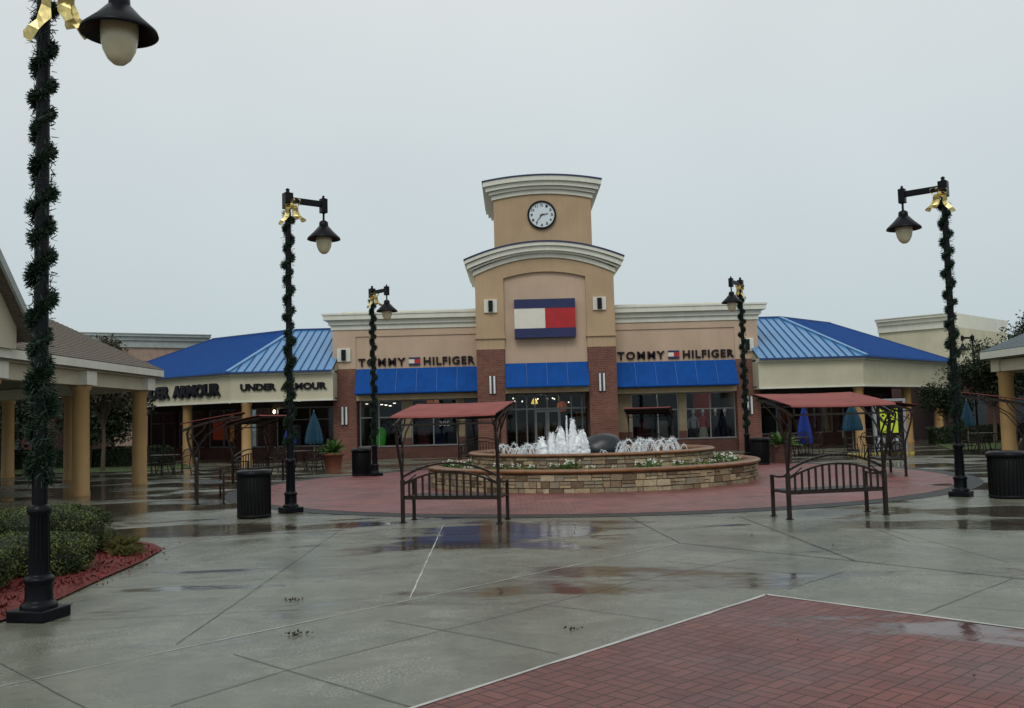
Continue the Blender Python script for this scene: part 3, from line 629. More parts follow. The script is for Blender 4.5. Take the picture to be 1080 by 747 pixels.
# window number
mb = MB(); add_text(mb, '305', (-3.5, YG-.002, 1.45), .5, .24, .004, bold=.0)
tag(mb.build('window_number', mat('faded_white', (.3, .3, .3), .6)), 'pale street number on the shop window left of the tower', 'number')

# ------------------------------------------------------------------ side wings with blue roofs
def side_wing(s, ang, L2, label):
    X = lambda d: CX+s*d
    o0 = 9.72 if s < 0 else 9.6; P0 = (X(o0), 43.0); C1 = (X(14.35), 43.0); d2 = (s*math.cos(ang), math.sin(ang)); E2 = (C1[0]+d2[0]*L2, C1[1]+d2[1]*L2)
    root = empty('corner_shop', (C1[0], C1[1], 0), label, 'store')
    def B(mb, name, m, parent=None, bevel=0):
        o = mb.build(name, m, parent or root, bevel)
        if parent is None: o.location = (-C1[0], -C1[1], 0)
        return o
    def off(d):   # the folded front line moved inwards by d
        k = math.tan(ang/2)*d
        return [(P0[0], P0[1]+d), (C1[0]-s*k, C1[1]+d), (E2[0]-d2[1]*s*d, E2[1]+math.cos(ang)*d)]
    def band(mb, da, db, z0, z1):
        A = off(da); Bp = off(db); mb.fp([A[0], A[1], Bp[1], Bp[0]], z0, z1); mb.fp([A[1], A[2], Bp[2], Bp[1]], z0, z1); return mb
    B(band(MB(), 0, .4, 2.83, 3.98), 'fascia', cream)
    mb = band(MB(), -.08, .42, 2.76, 2.83); band(mb, -.07, .42, 3.98, 4.05); band(mb, -.16, .42, 4.05, 4.14); B(mb, 'fascia_trim', cornice_m)
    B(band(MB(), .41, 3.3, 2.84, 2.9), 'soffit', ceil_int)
    xa_, xb_ = sorted((X(o0+.01), X(o0+.2))); B(MB().box(xa_, xb_, 43.401, 44.1, 2.77, 4.13), 'fascia_return', cream)
    B(MB().add([(xb_ if s < 0 else xa_, 43.0, 4.05), (xb_ if s < 0 else xa_, 48.3, 4.05), (xb_ if s < 0 else xa_, 48.2, 6.45)], [(0, 1, 2)]).add([(x_, y_, z_) for x_ in ((xb_+xa_)/2,) for y_, z_ in ((43.0, 4.05), (48.3, 4.05), (48.2, 6.45))], [(2, 1, 0)]), 'gable_end', cream)
    # roof
    za, zr, dp = 4.14, 6.5, 5.2
    E = off(-.25); Rg = off(dp)
    tipx, tipy = Rg[2][0]-d2[0]*3.2, Rg[2][1]-d2[1]*3.2
    Ro = off(dp*2)
    v3 = lambda p, z: (p[0], p[1], z)
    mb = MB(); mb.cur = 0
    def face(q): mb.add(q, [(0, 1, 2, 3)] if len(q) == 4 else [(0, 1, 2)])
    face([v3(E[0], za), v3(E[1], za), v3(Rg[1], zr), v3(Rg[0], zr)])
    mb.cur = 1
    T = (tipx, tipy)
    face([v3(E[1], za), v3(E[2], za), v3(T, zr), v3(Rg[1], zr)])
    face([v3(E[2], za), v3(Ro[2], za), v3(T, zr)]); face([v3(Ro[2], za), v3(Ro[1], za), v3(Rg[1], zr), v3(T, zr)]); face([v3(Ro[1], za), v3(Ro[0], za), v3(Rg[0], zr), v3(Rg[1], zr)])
    def ribs(A0, A1, R0, R1, sp, w, h):
        A0, A1, R0, R1 = map(Vector, (A0, A1, R0, R1)); e = (A1-A0); L_ = e.length; e.normalize()
        nrm = e.cross(R0-A0).normalized(); 
        if nrm.z < 0: nrm = -nrm
        up_ = nrm.cross(e).normalized()
        if up_.z < 0: up_ = -up_
        H_ = (R0-A0).dot(up_); r0 = (R0-A0).dot(e); r1 = (R1-A0).dot(e); n = int(L_/sp)
        for i in range(1, n):
            t = i*sp
            lo = max(0, 0)
            hmax = H_
            if t < r0: hmax = min(hmax, H_*t/r0)
            if t > r1: hmax = min(hmax, H_*(L_-t)/(L_-r1))
            if hmax < .15: continue
            a = A0+e*t+nrm*h*.4; b = a+up_*(hmax-.03); mb.bar(a, b, w, h)
    mb.cur = 2; ribs(v3(E[0], za), v3(E[1], za), v3(Rg[0], zr), v3(Rg[1], zr), .36, .035, .05)
    mb.cur = 3; ribs(v3(E[1], za), v3(E[2], za), v3(Rg[1], zr), v3(T, zr), .2, .03, .035)
    ribs(v3(E[2], za), v3(Ro[2], za), v3(T, zr), v3(T, zr), .3, .03, .04)
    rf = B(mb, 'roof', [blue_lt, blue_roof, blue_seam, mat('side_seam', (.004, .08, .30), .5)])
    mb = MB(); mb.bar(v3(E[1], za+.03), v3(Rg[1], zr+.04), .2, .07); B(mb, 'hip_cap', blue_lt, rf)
    mb = MB(); mb.bar(v3(Rg[0], zr+.03), v3(Rg[1], zr+.03), .16, .08); mb.bar(v3(Rg[1], zr+.03), v3(T, zr+.03), .16, .08); mb.bar(v3(T, zr+.03), v3(E[2], za+.03), .16, .07); B(mb, 'ridge_cap', blue_seam, rf)
    # eave gutter edge with small pale clips
    mb = MB(); 
    for q0, q1 in ((E[0], E[1]), (E[1], E[2])): mb.bar(v3(q0, za-.03), v3(q1, za-.03), .07, .07)
    B(mb, 'gutter', blue_seam, rf)
    # arcade back wall
    bd = 3.3
    B(band(MB(), bd, bd+.3, 0, .62), 'sill_wall', brick_dk)
    B(band(MB(), bd, bd+.3, 2.55, 2.9), 'bulkhead', dark_int)
    A = off(bd+.08)
    for q0, q1 in ((A[0], A[1]), (A[1], A[2])):
        a = Vector(q0); b = Vector(q1); L_ = (b-a).length; e = (b-a)/L_; n = max(1, round(L_/2.6))
        for i in range(n):
            p0 = a+e*(L_*i/n+.16); p1 = a+e*(L_*(i+1)/n-.16); mb = MB(); sg = -1 if s > 0 else 1
            sg = 1 if s > 0 else -1
            mb.wall(p0, p1, .62, .68, -.04, .04); mb.wall(p0, p1, 2.49, 2.55, -.04, .04); mb.wall(p0, p1, 1.92, 1.96, -.035, .035)
            mid = (p0+p1)/2
            for c_ in (p0, mid, p1): mb.wall(c_-e*.025, c_+e*.025, .68, 2.49, -.038, .038)
            w = B(mb, 'window', frame_m); g_ = MB().wall(p0, p1, .64, 2.52, -.004, .004).build('pane', glass, w)
            B(MB().wall(p0-e*.15, p0-e*.01, .62, 2.55, -.1, .15), 'window_pier', brick_dk)
    # interior behind
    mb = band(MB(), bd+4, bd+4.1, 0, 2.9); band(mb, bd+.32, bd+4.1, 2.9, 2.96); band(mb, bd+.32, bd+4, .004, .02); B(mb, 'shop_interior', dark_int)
    mb = MB(); A = off(bd+4.1); B(mb.fp([A[2], off(bd)[2], (off(bd)[2][0]+d2[0]*.1, off(bd)[2][1]+d2[1]*.1), (A[2][0]+d2[0]*.1, A[2][1]+d2[1]*.1)], 0, 4.0), 'end_wall', brick_dk)
    return root, off, d2, C1, B
wl, offl, d2l, C1l, BL = side_wing(-1, R(36), 11.5, 'low corner shop with blue metal roof and cream arcade left of the clock tower')
wr, offr, d2r, C1r, BR = side_wing(1, R(46), 11.0, 'low corner shop with blue metal roof and blank cream fascia right of the clock tower')
def column(x, y, root_B, h=2.76, r=.23):
    root_B(MB().lathe([(r*1.12, 0), (r*1.12, .12), (r, .16), (r*.94, h-.14), (r*1.08, h-.1), (r*1.08, h)], (x, y, 0), 24), 'column', coltan)
for t in (-.25, 3.6, 7.6): p = (C1l[0]+d2l[0]*t+.1, C1l[1]+d2l[1]*t+.33); column(p[0]+(.35 if t < 0 else 0), p[1], BL)
for t in (.0, 5.5, 9.6): column(C1r[0]+d2r[0]*t-.15, C1r[1]+d2r[1]*t+.33, BR)
# arcade lights and lit displays in side wings
for x, y, z in ((-11.6, 42.9+3.2, 2.35),):
    BL(MB().lathe([(0, -.1), (.06, -.04), (.05, .07), (0, .1)], (x, y-.06, z), 10), 'wall_light', spot)
for x, y in ((-13.6, 45.5), (-9.5, 45), (-10.2, 45.2), (-10.9, 45.0)): BL(MB().lathe([(.05, 0), (.05, .03)], (x, y, 2.80), 10), 'ceiling_light', spot_w)
BL(MB().box(-15.9, -15.2, 50.2, 50.3, 1.0, 2.1), 'lit_display', mat('red_display', (.25, .04, .02), .5, emit=(1, .12, .04), estr=.08))
BL(MB().box(-15.0, -14.8, 50.2, 50.3, .9, 2.3), 'lit_display', mat('orange_display', (.5, .2, .03), .5, emit=(1, .4, .1), estr=.12))
for i in range(6): BL(MB().box(-12.6+i*.7, -12.2+i*.7, 48.2, 48.7, .02, 1.3+.2*(i % 3)), 'clothes_rack', mat('goods_l%d' % i, [(.2, .02, .02), (.05, .05, .06), (.2, .2, .2), (.02, .05, .15), (.15, .03, .03), (.08, .08, .08)][i], .8))
for x, y in ((15.0, 48.3), (15.9, 48.8), (13.2, 47.6)): BR(MB().lathe([(.05, 0), (.05, .03)], (x, y, 2.7), 10), 'ceiling_light', spot)
for i in range(5): BR(MB().box(11.9+i*.8, 12.4+i*.8, 48.2, 48.7, .02, 1.3+.2*(i % 3)), 'clothes_rack', mat('goods_r%d' % i, [(.2, .17, .1), (.05, .05, .06), (.18, .03, .03), (.3, .28, .2), (.15, .03, .03)][i], .8))
# lettering on the left corner shop
sg = empty('wall_lettering', (-12.35, 43.0, 3.28), 'small black shop lettering on the cream fascia beside the brick pier', 'sign', 'black lettering on the cream fascia')
add_text(MB(), 'UNDER', (0, -.004, 0), 1.62, .32, .08, bold=.045).build('lettering', black_l, sg); add_text(MB(), 'ARMOUR', (1.82, -.004, 0), 2.1, .32, .08, bold=.045).build('lettering', black_l, sg)
t0 = 7.35; org = (C1l[0]+d2l[0]*t0, C1l[1]+d2l[1]*t0)
sg = empty('wall_lettering', (org[0], org[1], 3.1), 'larger bold black shop lettering on the angled cream fascia next to the portico', 'sign', 'black lettering on the cream fascia', )
mb = MB(); dx = (-d2l[0], -d2l[1])
for w_, o_, l_ in (('UNDER', 0, 2.75), ('ARMOUR', 3.05, 3.6)):
    add_text(MB(), w_, (dx[0]*o_-.004, dx[1]*o_-.004, 0), l_, .6, .12, dirx=dx, bold=.05).build('lettering', black_l, sg)

# ------------------------------------------------------------------ blocks behind
def block(name, pts, z, label, wm, cm, over=.35):
    c0 = pts[0]; root = empty(name, (c0[0], c0[1], 0), label, 'building')
    cxm = sum(p[0] for p in pts)/len(pts); cym = sum(p[1] for p in pts)/len(pts)
    def grow(k): return [(p[0]+math.copysign(k, p[0]-cxm)-c0[0], p[1]+math.copysign(k, p[1]-cym)-c0[1]) for p in pts]
    MB().fp(grow(0), 0, z-.9).build('wall', wm, root)
    MB().fp(grow(.1), z-.9, z-.45).fp(grow(over*.6), z-.45, z-.2).fp(grow(over), z-.2, z-.05).fp(grow(over+.05), z-.05, z).build('cornice', cm, root)
    return root
greyg = mat('pale_green_grey', (.36, .40, .38), .7, streak=.1)
block('tall_block', [(28.2, 60), (34.8, 66.5), (31.3, 70.1), (24.7, 63.6)], 7.7, 'tall blank cream block rising behind the blue roof on the right', cream, cornice_m)
block('flat_roofed_block', [(-30.5, 58), (-20.6, 64), (-25, 74), (-35, 68)], 7.9, 'flat roofed tan block with pale cornice behind the blue roof on the left', mat('brown_stucco', (.34, .24, .18), .8, streak=.1), greyg)
b_ = empty('brick_shop', (-30, 47, 0), 'dark brick shop front behind the lawn and trees on the left', 'building')
mb = MB().box(-25, 6.6, 0, 8, 0, 3.4)
mb.build('wall', brick_dk, b_)
for i in range(8): MB().box(-22+i*3.6, -19.6+i*3.6, -.05, -.01, .7, 2.5).build('window', mat('dark_glass', (.02, .025, .03), .08), b_)
MB().box(6.75, 7.25, -1.1, -.4, 0, 3.2).box(0, .5, -.4, -.01, 0, 3.2).build('brick_pilaster', mat('pink_brick', (.26, .11, .09), .8, var=.2, scale=20), b_)
MB().box(-25.2, 6.8, -.4, 8.2, 3.4, 3.75).build('cornice', cream, b_)
b_ = empty('brick_shop', (26, 51, 0), 'dark brick shop front under the trees on the far right', 'building')
MB().box(-3.5, 34, 0, 8, 0, 3.6).build('wall', brick_dk, b_); MB().box(-3.6, 34.2, -.4, 8.2, 3.6, 3.9).build('cornice', cream, b_)
for i in range(8): MB().box(-2.6+i*3.2, -.6+i*3.2, -.05, -.01, .6, 2.5).build('window', MATS['dark_glass'], b_)

# ------------------------------------------------------------------ porticoes
po = empty('portico', (-11.3, 24.8, 0), 'cream roofed open portico with ochre columns and brown shingles at the left edge', 'portico', 'column porticoes beside the plaza')
def PB(mb, name, m, parent=None, bevel=0, root=po, o0=(-11.3, 24.8)):
    o = mb.build(name, m, parent or root, bevel)
    if parent is None: o.location = (-o0[0], -o0[1], 0)
    return o
cols = [(-11.3, 20.4), (-11.3, 24.8), (-11.5, 29.2), (-15.4, 33.0), (-19.0, 35.7), (-11.3, 15.9), (-22.8, 38.6)]
for x, y in cols:
    PB(MB().lathe([(.235, 0), (.235, .1), (.22, .13), (.205, 2.72), (.25, 2.76), (.25, 2.87)], (x, y, 0), 28), 'column', coltan)
fl = [(-11.3, 13.0), (-11.45, 29.25), (-23.5, 38.9)]
mb = MB()
for i in range(2): mb.wall(fl[i], fl[i+1], 2.87, 3.24, -.18, .2)
mb2 = MB()
for x, y in ((-11.35, 24.8), (-11.45, 29.2), (-15.4, 32.6), (-11.3, 20.4)): mb.box(x-.27, x+.27, y-.27, y+.27, 2.87, 3.27)
PB(mb, 'beam', cream)
for x, y in ((-11.3, 24.8), (-11.4, 29.15), (-15.4, 32.45), (-11.3, 20.4)): PB(MB().box(x-.29, x+.29, y-.29, y+.29, 2.875, 3.24), 'capital_block', cornice_m)
el = [(-10.85, 12.5), (-10.95, 29.75), (-23.5, 39.8)]
mb = MB()
for i in range(2): mb.wall(el[i], el[i+1], 3.30, 3.5, 0, .15)
for i in range(2): mb.wall((el[i][0]-.1, el[i][1]), (el[i+1][0]-.12, el[i+1][1]-.08), 3.25, 3.30, 0, .3)
PB(mb, 'eave_fascia', cornice_m)
in_ = [(-15.2, 12.5), (-15.3, 29.4), (-27.3, 38.5)]
bk_ = [(-19.5, 12.5), (-19.6, 26.3), (-31, 35)]
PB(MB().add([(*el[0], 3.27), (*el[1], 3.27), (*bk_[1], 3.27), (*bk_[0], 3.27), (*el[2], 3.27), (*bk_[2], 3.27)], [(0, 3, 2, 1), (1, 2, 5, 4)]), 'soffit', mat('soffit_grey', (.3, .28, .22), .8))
ze, zr = 3.51, 5.62
mb = MB()
P3 = [(*el[0], ze), (*el[1], ze), (*el[2], ze), (*in_[0], zr), (*in_[1], zr), (*in_[2], zr), (*bk_[0], ze), (*bk_[1], ze), (*bk_[2], ze)]
mb.add(P3, [(0, 1, 4, 3), (1, 2, 5, 4), (3, 4, 7, 6), (4, 5, 8, 7), (0, 3, 6), (2, 8, 5)])
def shingle_courses(mb, A0, A1, R0, R1, n):
    A0, A1, R0, R1 = map(Vector, (A0, A1, R0, R1))
    for i in range(n):
        t = (i+.0)/n; a = A0.lerp(R0, t); b = A1.lerp(R1, t); up_ = Vector((0, 0, .012)); mb.add([a+up_*1.6, b+up_*1.6, A1.lerp(R1, t+1/n)+up_*.3, A0.lerp(R0, t+1/n)+up_*.3, a, b], [(0, 1, 2, 3), (4, 5, 1, 0)])
shingle_courses(mb, P3[0], P3[1], P3[3], P3[4], 30); shingle_courses(mb, P3[1], P3[2], P3[4], P3[5], 30)
PB(mb, 'roof', shingle_l)
# gable facing the plaza
mb = MB(); gx = -10.8; y0, yp, y1 = 16.1, 18.35, 20.6
mb.add([(gx, y0, 3.5), (gx, y1, 3.5), (gx, y1, 4.0), (gx, yp, 6.2), (gx, y0, 4.0), (gx-.15, y0, 3.5), (gx-.15, y1, 3.5), (gx-.15, y1, 4.0), (gx-.15, yp, 6.2), (gx-.15, y0, 4.0)], [(0, 1, 2, 3, 4), (9, 8, 7, 6, 5), (0, 5, 6, 1), (1, 6, 7, 2)])
mb.box(gx-4.4, gx-.15, y1-.15, y1, 3.5, 4.0)
PB(mb, 'gable_wall', cream)
mb = MB(); 
for ya, yb in ((y1+.3, yp), (y0-.3, yp)):
    za_ = 4.05-.28; mb.add([(gx+.3, ya, za_), (gx+.3, yb, 6.35), (gx-4.6, yb, 6.35), (gx-4.6, ya, za_), (gx+.3, ya, za_-.1), (gx+.3, yb, 6.25), (gx-4.6, yb, 6.25), (gx-4.6, ya, za_-.1)], [(0, 1, 2, 3), (7, 6, 5, 4), (0, 4, 5, 1), (3, 2, 6, 7), (0, 3, 7, 4)])
PB(mb, 'gable_roof', shingle_l)
mb = MB(); mb.bar((gx+.32, y1+.33, 3.7), (gx+.32, yp, 6.26), .06, .16); mb.bar((gx+.32, y0-.33, 3.7), (gx+.32, yp, 6.26), .06, .16); PB(mb, 'barge_board', greyg)
PB(MB().box(-19.6, -16.5, 8, 24, 0, 3.25), 'wall', brick_dk)
# right portico
pr = empty('portico', (17.1, 32.9, 0), 'cream roofed portico with grey shingles and one ochre column at the right edge', 'portico', 'column porticoes beside the plaza')
PR = lambda mb, name, m, parent=None: PB(mb, name, m, parent, 0, pr, (17.1, 32.9))
for x, y in ((17.1, 32.9), (17.2, 27.4), (21.5, 37.2)):
    PR(MB().lathe([(.27, 0), (.27, .1), (.26, .13), (.24, 2.72), (.28, 2.76), (.28, 2.9)], (x, y, 0), 28), 'column', coltan)
fr_ = [(16.95, 12), (17.0, 33.0), (27.5, 42.5)]
mb = MB(); mb.wall(fr_[0], fr_[1], 2.9, 3.3, -.2, .18); mb.wall(fr_[1], fr_[2], 2.9, 3.3, -.2, .18); mb.box(16.75, 17.3, 32.65, 33.2, 2.9, 3.36); PR(mb, 'beam', cream)
er = [(16.45, 12), (16.5, 33.4), (27.2, 43.2)]
mb = MB(); mb.wall(er[0], er[1], 3.36, 3.6, -.15, 0); mb.wall(er[1], er[2], 3.36, 3.6, -.15, 0); PR(mb, 'eave_fascia', cornice_m)
inr = [(21.6, 12), (21.7, 33.2), (31.5, 42)]; bkr = [(27, 12), (27, 29.8), (36, 38.5)]
PR(MB().add([(*er[0], 3.33), (*er[1], 3.33), (*bkr[1], 3.33), (*bkr[0], 3.33), (*er[2], 3.33), (*bkr[2], 3.33)], [(0, 1, 2, 3), (1, 4, 5, 2)]), 'soffit', MATS['soffit_grey'])
ze, zr = 3.61, 5.7
P3 = [(*er[0], ze), (*er[1], ze), (*er[2], ze), (*inr[0], zr), (*inr[1], zr), (*inr[2], zr), (*bkr[0], ze), (*bkr[1], ze), (*bkr[2], ze)]
mb = MB().add(P3, [(0, 3, 4, 1), (1, 4, 5, 2), (3, 6, 7, 4), (4, 7, 8, 5), (0, 6, 3), (2, 5, 8)])
shingle_courses(mb, P3[0], P3[1], P3[3], P3[4], 34); shingle_courses(mb, P3[1], P3[2], P3[4], P3[5], 34); PR(mb, 'roof', shingle_r)
PR(MB().box(24, 27, 8, 26, 0, 3.3), 'wall', brick_dk)

# ------------------------------------------------------------------ lamps, garlands, bows
def make_lamp():
    root = empty('street_lamp', (0, 0, 0), 'x', 'street lamp', 'black street lamps round the plaza')
    mb = MB(); mb.box(-.185, .185, -.185, .185, 0, .1).lathe([(.155, .1), (.155, .13), (.115, .16), (.115, .31), (.13, .33), (.13, .36), (.095, .38), (.095, .40)], n=24); mb.build('base', black_m, root, .015)
    mb = MB(); n = 16; prof = [(.086, .40), (.077, .90), (.10, .92), (.10, .97), (.062, 1.0)]
    mb.lathe(prof, n=24)
    for k in range(n): t = 2*PI*k/n; mb.bar((math.cos(t)*.084, math.sin(t)*.084, .41), (math.cos(t)*.075, math.sin(t)*.075, .9), .009)
    mb.build('fluted_foot', black_m, root)
    MB().lathe([(.064, .99), (.058, 5.75)], n=20).build('pole', black_m, root)
    MB().box(-.085, .085, -.085, .085, 5.7, 6.0).lathe([(.06, 6.0), (.03, 6.04), (.045, 6.07), (0, 6.1)], n=12).build('post_cap', black_m, root, .008)
    a = MB().bar((.06, 0, 5.87), (.75, 0, 5.87), .09, .11).build('arm', black_m, root, .006)
    MB().box(.715, .845, -.065, .065, 5.70, 5.98).lathe([(.05, 5.98), (.02, 6.01), (.03, 6.03), (0, 6.05)], (.78, 0, 0), 12).build('arm_end', black_m, a, .006)
    MB().lathe([(.022, 5.72), (.022, 5.55), (.05, 5.55), (.09, 5.52), (.095, 5.44), (.09, 5.42)], (.78, 0, 0), 20).build('stem', black_m, root)
    MB().lathe([(.06, 5.445), (.11, 5.43), (.20, 5.33), (.325, 5.215), (.335, 5.18), (.32, 5.178), (.19, 5.29), (.1, 5.38), (0, 5.39)], (.78, 0, 0), 36).build('lamp_shade', black_m, root)
    MB().lathe([(.15, 5.33), (.163, 5.22), (.16, 5.13), (.14, 5.03), (.10, 4.95), (.05, 4.905), (0, 4.895)], (.78, 0, 0), 24).build('globe', globe_m, root)
    return root
def make_garland(seed, z0=1.2, z1=5.62, dens=1.0, full=True):
    rnd = random.Random(seed); mb = MB(); N = int(15000*dens)
    # uneven turns: the pitch wanders and the strand sags here and there
    K = 400; ph = [0.0]; 
    for i in range(K): ph.append(ph[-1]+2*PI*(z1-z0)/K/(.34+.07*math.sin(i*.06+seed)+.05*math.sin(i*.17+2*seed)))
    def at_(s_):
        x = s_*K; i = min(K-1, int(x)); f = x-i; a = ph[i]*(1-f)+ph[i+1]*f
        rr = .072+.012*math.sin(s_*61+seed)+.008*math.sin(s_*140)
        return a, Vector((math.cos(a)*rr, math.sin(a)*rr, z0+(z1-z0)*s_))
    mb.t = .1; mb.tube([at_(i/360)[1] for i in range(361)], .03, 6)
    clump = [rnd.random() for _ in range(90)]
    for i in range(N):
        s_ = rnd.random()
        if full and rnd.random() < .12: s_ = rnd.uniform(.02, .27)
        q = s_*89; j = int(q); cl = clump[j]*(1-(q-j))+clump[j+1]*(q-j)
        if rnd.random() > .45+cl*.8: continue
        a, c = at_(s_)
        if rnd.random() < (.2 if full and s_ < .27 else .08): a += rnd.uniform(-PI, PI); c = Vector((math.cos(a)*.07, math.sin(a)*.07, c.z))
        rd = Vector((math.cos(a), math.sin(a), 0))
        d = Vector((rnd.gauss(0, 1), rnd.gauss(0, 1), rnd.gauss(0, 1))); d = (d.normalized()+rd*.55+Vector((0, 0, -.15))).normalized()
        wid = .026+.036*cl+(.012*cl if full and s_ < .27 else 0)
        p0 = c+d*wid*.2+Vector((0, 0, rnd.gauss(0, .018))); p1 = p0+d*(wid+rnd.uniform(.0, .028)); w = d.cross(Vector((rnd.gauss(0, 1), rnd.gauss(0, 1), rnd.gauss(0, 1)))).normalized()*.0055
        mb.add([p0-w, p0+w, p1+w*.6, p1-w*.6], [(0, 1, 2, 3)], False, min(1, max(0, rnd.gauss(.3, .3))))
    return mb
def ribbon(mb, path, w, wd=(0, 0, 1), rnd=random):
    wd = Vector(wd).normalized(); vs = []; fs = []
    for i, p in enumerate(path):
        p = Vector(p); k = wd*w/2*(1+.12*math.sin(i*2.1)); j = Vector((rnd.uniform(-.012, .012), rnd.uniform(-.012, .012), 0)); vs += [p-k+j, p+k-j]
    for i in range(len(path)-1): a = 2*i; fs.append((a, a+2, a+3, a+1))
    mb.add(vs, fs)
def make_bow(seed):
    rnd = random.Random(seed); mb = MB()
    # loops
    for sgn, ang, l in ((1, 25, .26), (-1, 20, .22), (1, -15, .2), (-1, -25, .2), (1, 70, .16)):
        d = Vector((math.cos(R(ang))*sgn, -.25, math.sin(R(ang)))).normalized(); n = Vector((-d.z*sgn, 0, d.x*sgn)).normalized(); pts = []
        for i in range(11):
            t = i/10*2*PI; pts.append(d*l*(.5-.5*math.cos(t))+n*l*.32*math.sin(t)+Vector((0, -.12, 0)))
        ribbon(mb, pts, .11, (0.1*sgn, 1, .25), rnd)
    for sgn, l in ((1, .42), (-1, .5), (.45, .36)):
        pts = []
        for i in range(9):
            t = i/8; pts.append((sgn*(.03+.28*t+.03*math.sin(t*9)), -.12-.03*math.sin(t*11), -.02-l*t+.02*math.sin(t*7)))
        ribbon(mb, pts, .12, (1, -.3, .35*sgn), rnd)
    mb.lathe([(0, -.05), (.05, -.03), (.055, .03), (0, .05)], (0, -.13, 0), 10)
    for f in range(len(mb.sm)): mb.sm[f] = False
    return mb
lamp0 = make_lamp()
LAMPS = [
    ((-4.36, 8.75), -12, 'nearest black lamp post beside the clipped bushes at the left edge', 'garland winding up the lamp post nearest the bushes, gold bow at the top'),
    ((-4.38, 18.6), 38, 'black lamp post next to the bin left of the red bench', 'garland winding up the lamp post beside the bin on the left'),
    ((-4.45, 30.3), -46, 'small distant black lamp post before the left blue awning', 'garland winding up the distant lamp post before the left awning'),
    ((8.52, 18.3), 141, 'black lamp post at the edge of the brick circle by the right bin', 'garland winding up the lamp post on the right beside its bin'),
    ((7.72, 31.6), 234, 'small distant black lamp post right of the right blue awning', 'garland winding up the distant lamp post before the right brick pier'),
]
gm = [make_garland(11, dens=1.2), make_garland(5, dens=.8, full=False)]; bows = [make_bow(2), make_bow(9)]
gme = []; bme = []
for i, ((x, y), rz, la, lb) in enumerate(LAMPS):
    o = lamp0 if i == 0 else copy_tree(lamp0)
    o.location = (x, y, 0); o.rotation_euler = (0, 0, R(rz)); o['label'] = la
    k = 0 if i == 0 else 1
    if len(gme) <= k:
        gg = gm[k].build('garland', needle); bb = bows[k].build('bow', gold, gg); gme.append(gg.data); bme.append(bb.data)
    else:
        gg = bpy.data.objects.new('garland', gme[k]); COL.objects.link(gg); bb = bpy.data.objects.new('bow', bme[k]); COL.objects.link(bb); bb.parent = gg
    sz = [1.035, 1.05, 1.0, 1.02, 1.025][i]; o.scale = (sz if i == 0 else 1, sz if i == 0 else 1, sz); gg.scale = (1, 1, sz)
    gg.location = (x, y, 0); gg.rotation_euler = (0, 0, R(37*i)); tag(gg, lb, 'garland', 'garlands on the lamp posts')
    f_ = 1 if x < 0 else -1
    bb.location = Matrix.Rotation(-R(37*i), 4, 'Z') @ Vector(((.1 if i else .17)*f_, -.06, 5.74 if i else 5.66)); bb.rotation_euler = (0, 0, -R(37*i)+R([25, 10, -10, -30, 20][i]))
    bb.scale = (f_*.72, .8, .75) if i else (.8, .9, 1.05)
# far bare lamp with two shades over the trees on the right
o = copy_tree(lamp0); o.location = (22.4, 46, 0); o.rotation_euler = (0, 0, R(200)); o.scale = (.8, .8, .86); o['label'] = 'bare black lamp post rising among the trees on the far right'

# ------------------------------------------------------------------ bins
def make_bin():
    root = empty('litter_bin', (0, 0, 0), 'x', 'litter bin', 'dark ribbed litter bins')
    mb = MB().lathe([(.27, .03), (.285, .06), (.285, .76), (.27, .78)], n=36)
    for k in range(28):
        t = 2*PI*k/28; mb.bar((math.cos(t)*.29, math.sin(t)*.29, .06), (math.cos(t)*.29, math.sin(t)*.29, .76), .03, .018)
    mb.build('body', dkgrey, root)
    MB().lathe([(.29, 0), (.31, .02), (.31, .06), (.29, .065)], n=36).build('base_ring', dkgrey, root)
    MB().lathe([(.29, .76), (.325, .765), (.33, .80), (.32, .84), (.27, .865), (.15, .87), (.14, .85), (.14, .70)], n=36, caps=False).build('lid', black_m, root)
    return root
bin0 = make_bin()
for i, (x, y, l) in enumerate(((-4.86, 17.75, 'dark round litter bin beside the lamp post on the left'), (-4.92, 30.6, 'small distant dark bin left of the far lamp post'), (8.0, 31.1, 'small distant dark bin at the foot of the right far lamp post'), (9.15, 17.75, 'dark round litter bin at the right edge beside the lamp post'))):
    o = bin0 if i == 0 else copy_tree(bin0)
    o.location = (x, y, 0); o['label'] = l; o.rotation_euler = (0, 0, i)
    if i == 0: o.scale = (1, 1, 1.02)
    if i == 3: o.scale = (1.1, 1.1, 1.0)

